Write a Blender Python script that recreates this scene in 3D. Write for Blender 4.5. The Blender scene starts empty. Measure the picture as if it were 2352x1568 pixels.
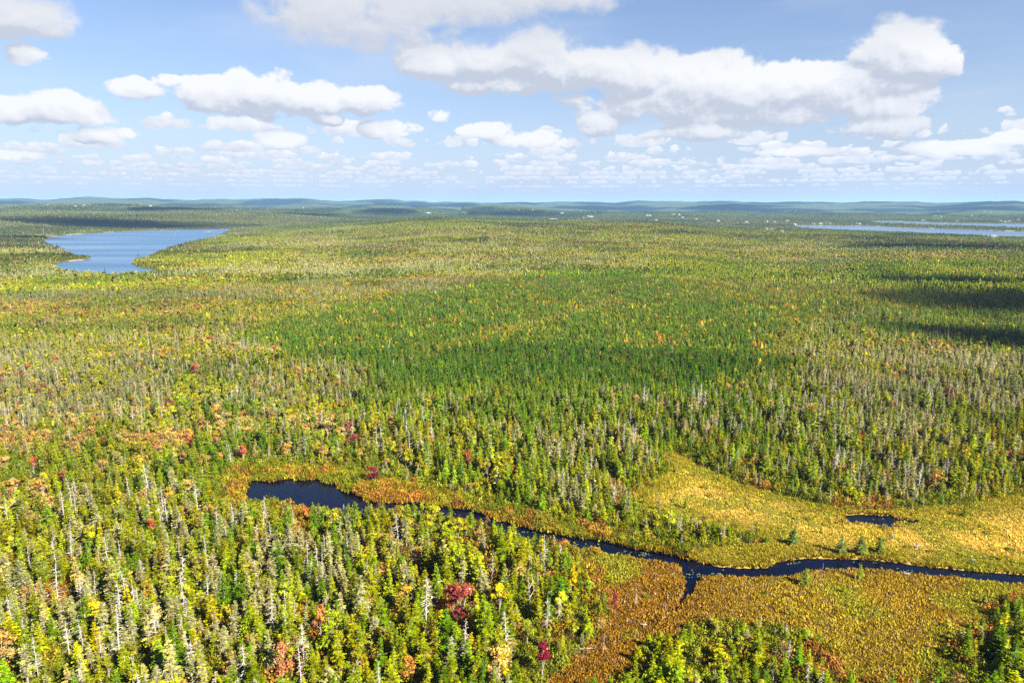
import bpy, math, random
import numpy as np
from math import radians as R

S = bpy.context.scene
ROOT = S.collection
rng = np.random.default_rng(7)
random.seed(7)

# ------------------------------------------------------------------ camera
CAM_H = 90.0
PITCH = 11.27                       # degrees below the horizon
cd = bpy.data.cameras.new('camera')
cd.sensor_width = 36; cd.lens = 24; cd.clip_start = 1; cd.clip_end = 120000
cam = bpy.data.objects.new('camera', cd); ROOT.objects.link(cam)
cam.location = (0, 0, CAM_H); cam.rotation_euler = (R(90 - PITCH), 0, 0)
S.camera = cam

# ------------------------------------------------------------------ exposure and render settings
S.view_settings.view_transform = 'Standard'
S.view_settings.look = 'None'
S.view_settings.gamma = 1
S.view_settings.exposure = 1.9
cy = S.cycles
cy.use_denoising = False
cy.max_bounces = 5; cy.diffuse_bounces = 2; cy.glossy_bounces = 2
cy.transmission_bounces = 2; cy.volume_bounces = 0; cy.transparent_max_bounces = 24
cy.caustics_reflective = False; cy.caustics_refractive = False

# ------------------------------------------------------------------ sun
SUN_EL, SUN_AZ = 38.0, 130.0        # azimuth clockwise from the viewing direction (+Y)
sdir = np.array([math.sin(R(SUN_AZ)) * math.cos(R(SUN_EL)), math.cos(R(SUN_AZ)) * math.cos(R(SUN_EL)), math.sin(R(SUN_EL))])
sl = bpy.data.lights.new('sun', 'SUN'); sl.energy = 5.0; sl.angle = R(0.5); sl.color = (1, 0.955, 0.86)
so = bpy.data.objects.new('sun', sl); ROOT.objects.link(so)
from mathutils import Vector, Matrix, Euler
so.rotation_euler = Vector(sdir).to_track_quat('Z', 'Y').to_euler()
so.location = (0, 0, 500)


# ------------------------------------------------------------------ small node language
class NT:
    def __init__(s, tree): s.t = tree; s.n = tree.nodes; s.l = tree.links
    def node(s, kind, **kw):
        n = s.n.new(kind)
        for k, v in kw.items(): setattr(n, k, v)
        return n
    def put(s, sock, v):
        if hasattr(v, 'is_output'): s.l.new(v, sock)
        else: sock.default_value = v
    def m(s, op, a, b=0.0, c=0.0, clamp=False):
        n = s.n.new('ShaderNodeMath'); n.operation = op; n.use_clamp = clamp
        s.put(n.inputs[0], a); s.put(n.inputs[1], b); s.put(n.inputs[2], c)
        return n.outputs[0]
    def add(s, a, b): return s.m('ADD', a, b)
    def sub(s, a, b): return s.m('SUBTRACT', a, b)
    def mul(s, a, b): return s.m('MULTIPLY', a, b)
    def div(s, a, b): return s.m('DIVIDE', a, b)
    def ma(s, a, b, c): return s.m('MULTIPLY_ADD', a, b, c)
    def mx(s, a, b): return s.m('MAXIMUM', a, b)
    def mn(s, a, b): return s.m('MINIMUM', a, b)
    def ramp(s, v, lo, hi, smooth=True):
        n = s.n.new('ShaderNodeMapRange'); n.clamp = True
        n.interpolation_type = 'SMOOTHSTEP' if smooth else 'LINEAR'
        s.put(n.inputs['Value'], v); s.put(n.inputs['From Min'], lo); s.put(n.inputs['From Max'], hi)
        return n.outputs[0]
    def rng(s, v, lo, hi, a, b):
        n = s.n.new('ShaderNodeMapRange'); n.clamp = True
        s.put(n.inputs['Value'], v); s.put(n.inputs['From Min'], lo); s.put(n.inputs['From Max'], hi)
        s.put(n.inputs['To Min'], a); s.put(n.inputs['To Max'], b)
        return n.outputs[0]
    def xyz(s, x, y, z=0.0):
        n = s.n.new('ShaderNodeCombineXYZ'); s.put(n.inputs[0], x); s.put(n.inputs[1], y); s.put(n.inputs[2], z)
        return n.outputs[0]
    def noise(s, vec, scale, detail=4.0, rough=0.5, dist=0.0, dims='3D', out=0, lac=2.0):
        n = s.n.new('ShaderNodeTexNoise'); n.noise_dimensions = dims
        if vec is not None: s.put(n.inputs['Vector'], vec)
        s.put(n.inputs['Scale'], scale); s.put(n.inputs['Detail'], detail); s.put(n.inputs['Roughness'], rough)
        s.put(n.inputs['Distortion'], dist); s.put(n.inputs['Lacunarity'], lac)
        return n.outputs[out]
    def mix(s, f, a, b, mode='MIX'):
        n = s.n.new('ShaderNodeMix'); n.data_type = 'RGBA'; n.blend_type = mode
        s.put(n.inputs[0], f); s.put(n.inputs[6], a); s.put(n.inputs[7], b)
        return n.outputs[2]
    def attr(s, name, kind='GEOMETRY', out='Color'):
        n = s.n.new('ShaderNodeAttribute'); n.attribute_name = name; n.attribute_type = kind
        return n.outputs[out]


def C4(c): return (c[0], c[1], c[2], 1.0)


# photograph position (2352 x 1568 grid) -> ray; used to survey where things stand
FPX, CX, CY = 1568.0, 1176.0, 784.0
def ray(px, py):
    px = np.asarray(px, float); py = np.asarray(py, float)
    cx_, cy_ = (px - CX) / FPX, -(py - CY) / FPX
    p = R(PITCH)
    y = math.cos(p) + cy_ * math.sin(p)
    z = -math.sin(p) + cy_ * math.cos(p)
    return cx_, y, z


# ------------------------------------------------------------------ sky
W = bpy.data.worlds.new('World'); S.world = W; W.use_nodes = True
W.cycles.sampling_method = 'NONE'
wt = NT(W.node_tree); wt.n.clear()
out = wt.node('ShaderNodeOutputWorld'); bg = wt.node('ShaderNodeBackground')
bg.inputs['Strength'].default_value = 0.05
wt.l.new(bg.outputs[0], out.inputs[0])
sky = wt.node('ShaderNodeTexSky'); sky.sky_type = 'NISHITA'; sky.sun_disc = False
sky.sun_elevation = R(SUN_EL); sky.sun_rotation = R(SUN_AZ)
sky.altitude = 90; sky.air_density = 1.0; sky.dust_density = 0.6; sky.ozone_density = 1.6
tc = wt.node('ShaderNodeTexCoord')
sep = wt.node('ShaderNodeSeparateXYZ'); wt.l.new(tc.outputs['Generated'], sep.inputs[0])
X, Y, Z = sep.outputs
AZ = wt.m('ARCTAN2', X, Y)
EL = wt.div(Z, wt.m('SQRT', wt.add(wt.mul(X, X), wt.mul(Y, Y))))

def ae(px, py):
    x, y, z = ray(px, py)
    return math.atan2(x, y), float(z / math.hypot(x, y))

# large clouds: lobes (centre, half width, rise above centre, drop below centre)
LOBES = [
    (1000, 150, 95, 52, 34), (1120, 140, 120, 56, 44), (1235, 130, 110, 80, 60), (1340, 150, 110, 52, 60), (1455, 165, 130, 62, 70),
    (1600, 190, 150, 60, 62), (1760, 205, 160, 55, 66), (1930, 195, 130, 50, 66), (2050, 120, 95, 72, 62), (2120, 130, 80, 46, 48),
    (1960, 240, 190, 34, 42), (1560, 232, 260, 40, 52), (1150, 195, 130, 30, 24), (1780, 262, 240, 26, 30),
    (500, 215, 78, 42, 52), (600, 205, 100, 42, 54), (715, 222, 90, 36, 40), (845, 228, 80, 36, 34),
    (760, 10, 190, 80, 90), (900, 10, 200, 80, 96), (1060, -5, 280, 70, 66), (1270, -15, 220, 60, 48),
    (140, 250, 78, 38, 34), (190, 272, 60, 20, 18), (5, 258, 46, 28, 22), (75, 132, 42, 26, 24), (322, 205, 56, 24, 22), (385, 180, 30, 14, 14), (20, 20, 110, 50, 50),
    (1378, 285, 56, 34, 32), (1110, 300, 70, 26, 22), (1215, 322, 90, 24, 20), (895, 300, 78, 24, 20),
    (1620, 305, 150, 24, 20), (2010, 292, 110, 26, 26), (2240, 342, 130, 17, 15), (2345, 320, 50, 20, 18), (2140, 345, 60, 16, 14),
    (650, 322, 70, 18, 16), (205, 312, 90, 18, 16), (1010, 268, 34, 18, 16), (750, 275, 34, 14, 14), (1990, 205, 120, 30, 30), (930, 296, 44, 20, 16), (30, 362, 50, 12, 10), (1300, 330, 40, 18, 14), (1830, 350, 70, 14, 12),
]
# rows of far cumulus: base height in the sky, cloud height, width scale, cover threshold
ROWS = [(312, 24, 11, .565), (336, 20, 14, .52), (356, 17, 15, .49), (370, 15, 20, .475), (383, 12, 19, .46), (394, 10, 27, .455), (404, 8.5, 28, .45), (413, 7, 38, .45), (422, 5.5, 42, .455), (431, 4, 54, .475), (440, 3, 60, .51)]

def vmath(op, a, b=None, c=None, out=0):
    n = wt.n.new('ShaderNodeVectorMath'); n.operation = op
    wt.put(n.inputs[0], a)
    if b is not None: wt.put(n.inputs[1], b)
    if c is not None: wt.put(n.inputs[2], c)
    return n.outputs[out]

def lobes_field(a, e):
    k = 1 / FPX; F = None; p = wt.xyz(a, e, e)
    for (px, py, rx, up, dn) in LOBES:
        ca, ce = ae(px, py); sx, su, sd_ = 1 / (rx * k), 1 / (up * k), -1 / (dn * k); g = min(1.0, .35 + up / 90)
        v = vmath('MULTIPLY_ADD', p, (sx, su, sd_), (-ca * sx, -ce * su, -ce * sd_))
        v = vmath('MAXIMUM', v, (-99, 0, 0))
        f = wt.ma(vmath('DOT_PRODUCT', v, v, out=1), -g, g)
        F = f if F is None else wt.m('SMOOTH_MAX', F, f, 0.25)
    return wt.mx(F, -1.6)

def cloud_field(a, e):
    v = wt.xyz(a, wt.mul(e, 1.3), 0.3)
    wig = wt.sub(wt.noise(v, 5.5, 1.0, .5), .5)
    F = lobes_field(wt.ma(wig, .02, a), wt.ma(wig, .01, e))
    big = wt.noise(v, 17.0, 8.0, .60, 0.2)
    return wt.ma(wt.sub(big, .49), 2.7, F)

F0 = cloud_field(AZ, EL)
F1 = cloud_field(wt.add(AZ, .004), wt.add(EL, .009))
def shade(f0, f1, k):
    return wt.ma(wt.m('TANH', wt.mul(wt.sub(f0, f1), k)), .5, .5)
coarse = wt.sub(lobes_field(AZ, EL), lobes_field(wt.add(AZ, .012), wt.add(EL, .028)))
s_big = wt.add(wt.mul(shade(F0, F1, 1.5), .75), wt.rng(coarse, -.8, .9, -.34, .36))
G0 = s_row = None
for i, (py, h, fr, thr) in enumerate(ROWS):
    _, eb = ae(CX, py)
    c = wt.noise(wt.xyz(AZ, i * 3.7 + 1.3, EL), fr * 1.0, 2.0, .6)
    d = wt.noise(wt.xyz(AZ, wt.mul(EL, 1.6), i * 2.1), fr * 3.5, 4.0, .62)
    dn_ = wt.mul(wt.sub(EL, eb + h * .2 / FPX), FPX / h)
    dy = wt.mx(dn_, wt.mul(dn_, -2.6))
    f = wt.sub(wt.mn(wt.mul(wt.sub(c, thr), 13.0), 1.1), wt.mul(dy, dy))
    f = wt.ma(wt.sub(d, .5), 2.6, f)
    sh = wt.add(wt.ma(dn_, .42, .48), wt.mul(wt.sub(d, .5), 1.6))
    if G0 is None: G0, s_row = f, sh
    else:
        w_ = wt.ramp(wt.sub(f, G0), -.1, .1)
        s_row = wt.add(wt.mul(s_row, wt.sub(1.0, w_)), wt.mul(sh, w_)); G0 = wt.mx(G0, f)
s_row = wt.m('ADD', s_row, 0.0, clamp=True)
high = wt.ramp(EL, .17, .235)
a_big = wt.ramp(F0, .02, wt.ma(high, .55, .30))
a_row = wt.mul(wt.ramp(G0, .0, .42), wt.ramp(EL, .012, .03))
# high thin veil
veil = wt.noise(wt.xyz(wt.mul(AZ, 1.0), wt.mul(EL, 4.0), 4.0), 3.0, 6.0, .6)
a_veil = wt.mul(wt.ramp(veil, .42, .80), .34)
haze_f = wt.m('POWER', 2.718, wt.mul(EL, -8.5))

skyc = wt.mix(1.0, sky.outputs[0], C4((0.70, 0.73, 0.84)), 'MULTIPLY')
skyc = wt.mix(wt.ramp(EL, .30, .75), skyc, wt.mix(1.0, skyc, C4((.34, .42, .60)), 'MULTIPLY'))
pale = C4((2.95, 3.3, 4.1))
skyc = wt.mix(wt.mul(haze_f, .95), skyc, pale)
skyc = wt.mix(wt.mul(a_veil, wt.rng(EL, .3, .7, 1.0, .15)), skyc, C4((4.0, 4.4, 5.0)))
WHITE = C4((5.25, 5.25, 5.25)); GREY = C4((3.05, 3.3, 3.85)); MID = C4((4.5, 4.6, 4.85))
c_row = wt.mix(s_row, C4((3.15, 3.5, 4.3)), WHITE)
c_row = wt.mix(wt.mul(wt.ramp(EL, .08, .0), .45), c_row, pale)
c_big = wt.mix(wt.ramp(s_big, .08, .5), GREY, MID)
c_big = wt.mix(wt.ramp(s_big, .45, .85), c_big, WHITE)
# the nearest cloud, high in the frame, is seen from beneath: greyer
under = wt.mul(high, .7)
c_big = wt.mix(under, c_big, C4((3.7, 3.85, 4.25)))
col = wt.mix(a_row, skyc, c_row)
col = wt.mix(a_big, col, c_big)
# below the horizon
col = wt.mix(wt.ramp(EL, -.02, -.001), C4((.5, .6, .6)), col)
wt.l.new(col, bg.inputs['Color'])


# ------------------------------------------------------------------ numpy noise and geometry helpers
_perm = np.random.default_rng(3).random((256, 256))
def vnoise(x, y):
    xi = np.floor(x).astype(np.int64); yi = np.floor(y).astype(np.int64)
    fx, fy = x - xi, y - yi
    fx = fx * fx * (3 - 2 * fx); fy = fy * fy * (3 - 2 * fy)
    x0, y0, x1, y1 = xi & 255, yi & 255, (xi + 1) & 255, (yi + 1) & 255
    a = _perm[x0, y0] * (1 - fx) + _perm[x1, y0] * fx
    b = _perm[x0, y1] * (1 - fx) + _perm[x1, y1] * fx
    return a * (1 - fy) + b * fy
def fbm(x, y, o=4, g=.5):
    s = 0; a = 1; t = 0
    for i in range(o):
        s = s + a * vnoise(x * 2 ** i + 17.3 * i, y * 2 ** i + 5.1 * i); t += a; a *= g
    return s / t
def sst(a, b, v):
    t = np.clip((v - a) / (b - a), 0, 1); return t * t * (3 - 2 * t)
def flat(pts):
    p = np.array(pts, float); x, y, z = ray(p[:, 0], p[:, 1]); t = -CAM_H / z
    return np.stack([x * t, y * t], 1)
def seg_dist(x, y, P, closed=True):
    d = np.full(x.shape, 1e18); n = len(P)
    for i in range(n if closed else n - 1):
        ax, ay = P[i]; bx, by = P[(i + 1) % n]
        vx, vy = bx - ax, by - ay
        t = np.clip(((x - ax) * vx + (y - ay) * vy) / (vx * vx + vy * vy + 1e-9), 0, 1)
        d = np.minimum(d, (x - ax - t * vx) ** 2 + (y - ay - t * vy) ** 2)
    return np.sqrt(d)
def inside(x, y, P):
    c = np.zeros(x.shape, bool); n = len(P)
    for i in range(n):
        ax, ay = P[i]; bx, by = P[(i + 1) % n]
        if ay == by: continue
        c ^= ((ay > y) != (by > y)) & (x < (bx - ax) * (y - ay) / (by - ay) + ax)
    return c
def sd(x, y, P):
    d = seg_dist(x, y, P); return np.where(inside(x, y, P), -d, d)

RIVER = flat([(560, 1149), (566, 1126), (574, 1104), (624, 1108), (653, 1100), (700, 1105), (729, 1101), (741, 1111), (770, 1112), (785, 1129), (811, 1134),
              (829, 1145), (847, 1153), (888, 1155), (946, 1155), (1005, 1165), (1040, 1168), (1078, 1172), (1119, 1186), (1137, 1195), (1181, 1204), (1232, 1221),
              (1320, 1234), (1386, 1244), (1459, 1262), (1546, 1276), (1583, 1287), (1649, 1303), (1700, 1307), (1765, 1306), (1790, 1290), (1856, 1284), (1991, 1287),
              (2060, 1294), (2137, 1304), (2240, 1314), (2352, 1322), (2480, 1330), (2700, 1350), (3000, 1385),
              (3000, 1420), (2700, 1380), (2480, 1358), (2352, 1347), (2137, 1327), (1991, 1312), (1900, 1314), (1845, 1317), (1815, 1328), (1791, 1334), (1736, 1331), (1663, 1327), (1616, 1327),
              (1603, 1337), (1590, 1345), (1576, 1337), (1566, 1322), (1556, 1306), (1528, 1297), (1459, 1285), (1393, 1277), (1349, 1268), (1300, 1256), (1236, 1250), (1181, 1236),
              (1137, 1222), (1090, 1205), (1030, 1196), (975, 1188), (917, 1182), (850, 1186), (785, 1182), (712, 1176), (674, 1166), (647, 1156), (618, 1151), (583, 1157)])
CREEK_L = flat([(1590, 1342), (1580, 1364), (1570, 1380), (1556, 1399), (1535, 1408), (1516, 1417), (1500, 1430), (1488, 1440)])
CREEK_W = [3.2, 1.5, 1.2, 1.3, .9, .7, .5, .25]
BOGPOND = flat([(1938, 1190), (1948, 1185), (1995, 1182), (2043, 1186), (2060, 1193), (2085, 1196), (2116, 1199), (2083, 1203), (2050, 1201), (2056, 1209), (2046, 1215), (2028, 1213), (2010, 1208), (1991, 1205), (1968, 1202), (1951, 1200)])
BOGPOND2 = flat([(1902, 1203), (1935, 1200), (1933, 1204), (1905, 1207)])
MUDPOND = flat([(2310, 1252), (2352, 1261), (2400, 1275), (2400, 1282), (2345, 1270), (2318, 1259)])
LAKE = flat([(113, 545), (167, 539), (300, 531), (467, 526.5), (530, 525), (522, 532), (484, 548), (430, 558), (380, 572), (345, 588), (318, 598), (299, 601), (294, 607),
             (312, 614), (345, 620), (362, 626), (330, 633), (262, 636), (205, 630), (160, 624), (125, 612), (137, 606), (167, 600), (195, 597), (219, 593), (205, 591), (185, 592), (160, 580), (150, 572), (128, 568), (105, 556)])
SOUND_A = flat([(1815, 517), (1868, 517.5), (1995, 519), (2090, 523.5), (2200, 527), (2352, 532), (2700, 545), (2700, 562), (2352, 548), (2230, 543), (2110, 537), (2000, 533), (1900, 529), (1840, 525)])
SOUND_B = flat([(2005, 508), (2050, 507.5), (2075, 509), (2150, 511.5), (2195, 512.5), (2352, 514.5), (2700, 520), (2700, 529), (2352, 525), (2250, 521), (2130, 517.5), (2070, 514.5), (2010, 513)])
INLET_A = flat([(1010, 490.5), (1060, 491.5), (1058, 495.5), (1035, 496.5), (1005, 493)])
INLET_B = flat([(1060, 498), (1170, 498), (1240, 499.5), (1180, 501.5), (1070, 501)])
WATERS = [('river', RIVER), ('bog_pond', BOGPOND), ('bog_pond', BOGPOND2), ('lake', LAKE), ('sound', SOUND_A), ('sound', SOUND_B), ('inlet', INLET_A), ('inlet', INLET_B)]

BOG_GOLD = flat([(1440, 1150), (1490, 1112), (1540, 1078), (1528, 1042), (1560, 1040), (1625, 1078), (1700, 1112), (1850, 1152), (1970, 1176), (2100, 1168), (2220, 1160), (2352, 1135), (2600, 1120),
                 (2900, 1330), (2352, 1325), (2137, 1303), (1991, 1286), (1856, 1283), (1800, 1290), (1765, 1306), (1649, 1304), (1583, 1289), (1620, 1262), (1760, 1250), (1740, 1238), (1600, 1212), (1500, 1190)])
BOG_BROWN = flat([(1330, 1290), (1400, 1275), (1459, 1283), (1528, 1296), (1561, 1306), (1590, 1345), (1616, 1327), (1736, 1331), (1791, 1333), (1845, 1317), (1991, 1311), (2137, 1327), (2352, 1346), (2700, 1370),
                  (2700, 1420), (2352, 1375), (2255, 1400), (2285, 1440), (2180, 1480), (2160, 1568), (1950, 1580), (1930, 1530), (1900, 1480), (1750, 1440), (1600, 1425), (1540, 1470), (1470, 1500), (1430, 1590), (1230, 1600), (1320, 1510), (1385, 1450), (1400, 1380), (1360, 1330)])
BOG_FRINGE = flat([(530, 1150), (545, 1090), (600, 1068), (700, 1080), (760, 1078), (850, 1092), (930, 1108), (1000, 1126), (1080, 1146), (1140, 1180), (1240, 1205), (1330, 1218), (1400, 1228), (1500, 1252), (1590, 1275), (1660, 1300),
                   (1583, 1289), (1459, 1264), (1320, 1236), (1181, 1206), (1078, 1174), (946, 1157), (847, 1155), (785, 1131), (729, 1101), (624, 1108), (574, 1103), (560, 1150), (620, 1151), (660, 1160), (640, 1176), (570, 1172)])

def water_sd(x, y):
    d = np.full(x.shape, 1e9)
    for _, P in WATERS:
        lo, hi = P.min(0) - 60, P.max(0) + 60
        m = (x > lo[0]) & (x < hi[0]) & (y > lo[1]) & (y < hi[1])
        if m.any():
            v = sd(x[m], y[m], P)
            d[m] = np.minimum(d[m], v)
    lo, hi = CREEK_L.min(0) - 30, CREEK_L.max(0) + 30
    m = (x > lo[0]) & (x < hi[0]) & (y > lo[1]) & (y < hi[1])
    if m.any():
        xm, ym = x[m], y[m]; b = np.full(xm.shape, 1e9)
        for i in range(len(CREEK_L) - 1):
            b = np.minimum(b, seg_dist(xm, ym, CREEK_L[i:i + 2], False) - .5 * (CREEK_W[i] + CREEK_W[i + 1]) * .5)
        d[m] = np.minimum(d[m], b)
    return d

def hill_height(x, y):
    r = np.hypot(x, y); az = np.degrees(np.arctan2(x, y))
    big = np.minimum(seg_dist(x, y, LAKE), np.minimum(seg_dist(x, y, SOUND_A), seg_dist(x, y, SOUND_B)))
    for P in (LAKE, SOUND_A, SOUND_B): big = np.where(inside(x, y, P), 0, big)
    fl = sst(20, 750, big)
    flat_l = sst(40, 400, big)
    up = sst(330, 2300, r)
    h = (40 - 9 * sst(-6, 4, az) - 20 * sst(11, 19, az)) * up * fl * (1 - .8 * sst(2500, 3500, r) * sst(-24, -8, az))
    h = h + (fbm(x / 260, y / 260, 3) - .5) * 9 * sst(300, 900, r) * flat_l
    n = fbm(x / 1700 + 3, y / 1300, 4)
    n2 = fbm(x / 700 + 9, y / 520, 3)
    h = h + sst(3200, 7000, r) * flat_l * ((n - .5) * 190 + (n2 - .5) * 60 + 20)
    e = np.interp(az, [-60, -37, -28, -12, 0, 12, 37, 60], [.0072, .0070, .0078, .0068, .0046, .0048, .0028, .0028])
    ridge = 12500 + 1500 * (fbm(az / 9 + 40, az * 0 + 1, 2) - .5)
    top = CAM_H + ridge * e + 70 * (fbm(az / 2.1 + 60, az * 0 + 3, 4) - .5)
    k = np.exp(-((r - ridge) / 2200) ** 2)
    h = np.where(r > 6500, h * (1 - k * .8) + (top + (n2 - .5) * 18) * k, h)
    h = h * (1 - sst(15000, 19000, r))
    return h

def land_height(x, y):
    h = hill_height(x, y)
    near = np.hypot(x, y) < 9000
    wd = np.full(x.shape, 1e9)
    if near.any(): wd[near] = water_sd(x[near], y[near])
    r = np.hypot(x, y)
    bank = np.where(r < 400, .35, .9)
    j = np.where(r < 400, (fbm(x / 2.2, y / 2.2, 3) - .5) * 2.4, (fbm(x / 14, y / 14, 3) - .5) * 16)
    wide = wd + j * np.clip(sst(0, 3, np.abs(wd) + 2), 0, 1) * np.where(wd < 200, 1, 0)
    creek = (r < 210) & (np.abs(wd) < 1.5)
    wide = np.where(creek, wd, wide)
    micro = (fbm(x / 1.3, y / 1.3, 2) - .5) * .25 * (r < 420)
    base = bank + micro + h
    rise = sst(-.2, np.where(r < 400, .7, 7.0), wide)
    low = -1.2
    return low * (1 - rise) + base * rise, wide

def survey(px, py, far=16000, lift=0.0):
    """walk along the sight line until it meets the land"""
    x, y, z = ray(px, py); g = np.hypot(x, y)
    d = np.concatenate([np.arange(100, 1000, 2.0), np.geomspace(1000, far, 900)])
    xx, yy, zz = x * d / g, y * d / g, CAM_H + z * d / g
    h = np.maximum(hill_height(xx, yy), 0) + lift
    k = np.argmax(zz < h)
    if zz[k] >= h[k]: k = len(d) - 1
    return float(xx[k]), float(yy[k]), float(h[k]) - lift

def project(x, y, z):
    """camera column and row on the 2352 x 1568 grid"""
    p = R(PITCH); dz = z - CAM_H
    depth = y * math.cos(p) - dz * math.sin(p)
    upv = y * math.sin(p) + dz * math.cos(p)
    depth = np.maximum(depth, 1e-3)
    return CX + FPX * x / depth, CY - FPX * upv / depth, depth


# ------------------------------------------------------------------ mesh helpers
def tag(o, label=None, cat=None, group=None, kind=None):
    if label: o['label'] = label
    if cat: o['category'] = cat
    if group: o['group'] = group
    if kind: o['kind'] = kind
    return o

class Geo:
    """triangles with a per-face value (v), a per-face lichen share and a material slot"""
    def __init__(s): s.P = []; s.v = []; s.l = []; s.m = []
    def tri(s, a, b, c, v=.5, l=0., m=0):
        s.P.append((a, b, c)); s.v.append(v); s.l.append(l); s.m.append(m)
    def quad(s, a, b, c, d, v=.5, l=0., m=0): s.tri(a, b, c, v, l, m); s.tri(a, c, d, v, l, m)
    def tube(s, p0, p1, r0, r1, n=4, v=.5, m=1, l=0.):
        p0 = Vector(p0); p1 = Vector(p1); d = (p1 - p0).normalized()
        a = d.orthogonal().normalized(); b = d.cross(a)
        q0 = [p0 + (a * math.cos(t) + b * math.sin(t)) * r0 for t in [2 * math.pi * i / n for i in range(n)]]
        q1 = [p1 + (a * math.cos(t) + b * math.sin(t)) * r1 for t in [2 * math.pi * i / n for i in range(n)]]
        for i in range(n):
            j = (i + 1) % n
            s.quad(q0[i], q0[j], q1[j], q1[i], v, l, m)
    def mesh(s, name, mats):
        me = bpy.data.meshes.new(name); n = len(s.P)
        co = np.array([[tuple(q) for q in t] for t in s.P], np.float32).reshape(-1, 3)
        me.vertices.add(3 * n); me.vertices.foreach_set('co', co.ravel())
        me.loops.add(3 * n); me.loops.foreach_set('vertex_index', np.arange(3 * n, dtype=np.int32))
        me.polygons.add(n); me.polygons.foreach_set('loop_start', np.arange(0, 3 * n, 3, dtype=np.int32))
        for m_ in mats: me.materials.append(m_)
        me.polygons.foreach_set('material_index', np.array(s.m, np.int32) if len(mats) > 1 else np.zeros(n, np.int32))
        for nm, dat in (('leaf', s.v), ('lichen', s.l)):
            a = me.attributes.new(nm, 'FLOAT', 'FACE'); a.data.foreach_set('value', np.array(dat, np.float32))
        me.update(); me.validate()
        return me
    def merged(s, o):
        g = Geo(); g.P = s.P + o.P; g.v = s.v + o.v; g.l = s.l + o.l; g.m = s.m + o.m; return g

def link(name, me, parent=None):
    o = bpy.data.objects.new(name, me); ROOT.objects.link(o)
    if parent is not None: o.parent = parent
    return o

def material(name):
    m = bpy.data.materials.new(name); m.use_nodes = True
    t = NT(m.node_tree); t.n.clear(); o = t.node('ShaderNodeOutputMaterial')
    return m, t, o

def foliage_material(name, trans=.34):
    m, t, o = material(name)
    tint = t.attr('tint', 'INSTANCER'); v = t.attr('leaf', out='Fac'); li = t.attr('lichen', out='Fac')
    br = t.rng(v, 0, 1, .5, 1.55)
    hue = t.node('ShaderNodeHueSaturation'); t.l.new(t.rng(v, 0, 1, .482, .512), hue.inputs['Hue']); hue.inputs['Saturation'].default_value = 1.03
    t.l.new(tint, hue.inputs['Color'])
    c = t.mix(1.0, hue.outputs[0], t.xyz(br, br, br), 'MULTIPLY')
    c = t.mix(li, c, t.mix(v, C4((.18, .165, .07)), C4((.40, .37, .22))))
    d = t.node('ShaderNodeBsdfDiffuse'); tr = t.node('ShaderNodeBsdfTranslucent'); mx = t.node('ShaderNodeMixShader')
    t.l.new(c, d.inputs[0]); t.l.new(c, tr.inputs[0]); mx.inputs[0].default_value = trans
    t.l.new(d.outputs[0], mx.inputs[1]); t.l.new(tr.outputs[0], mx.inputs[2]); t.l.new(mx.outputs[0], o.inputs[0])
    return m
def bark_material(name, a, b):
    m, t, o = material(name)
    v = t.attr('leaf', out='Fac'); g = t.node('ShaderNodeNewGeometry')
    n = t.noise(g.outputs['Position'], 1.7, 3.0, .6)
    c = t.mix(t.m('MULTIPLY', t.add(v, n), .5, clamp=True), C4(a), C4(b))
    d = t.node('ShaderNodeBsdfDiffuse'); t.l.new(c, d.inputs[0]); t.l.new(d.outputs[0], o.inputs[0])
    return m
M_LEAF = foliage_material('needles_and_leaves')
M_BARK = bark_material('grey_bark', (.14, .12, .095), (.32, .28, .23))
M_DEAD = bark_material('bleached_wood', (.17, .145, .115), (.50, .45, .37))

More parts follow.
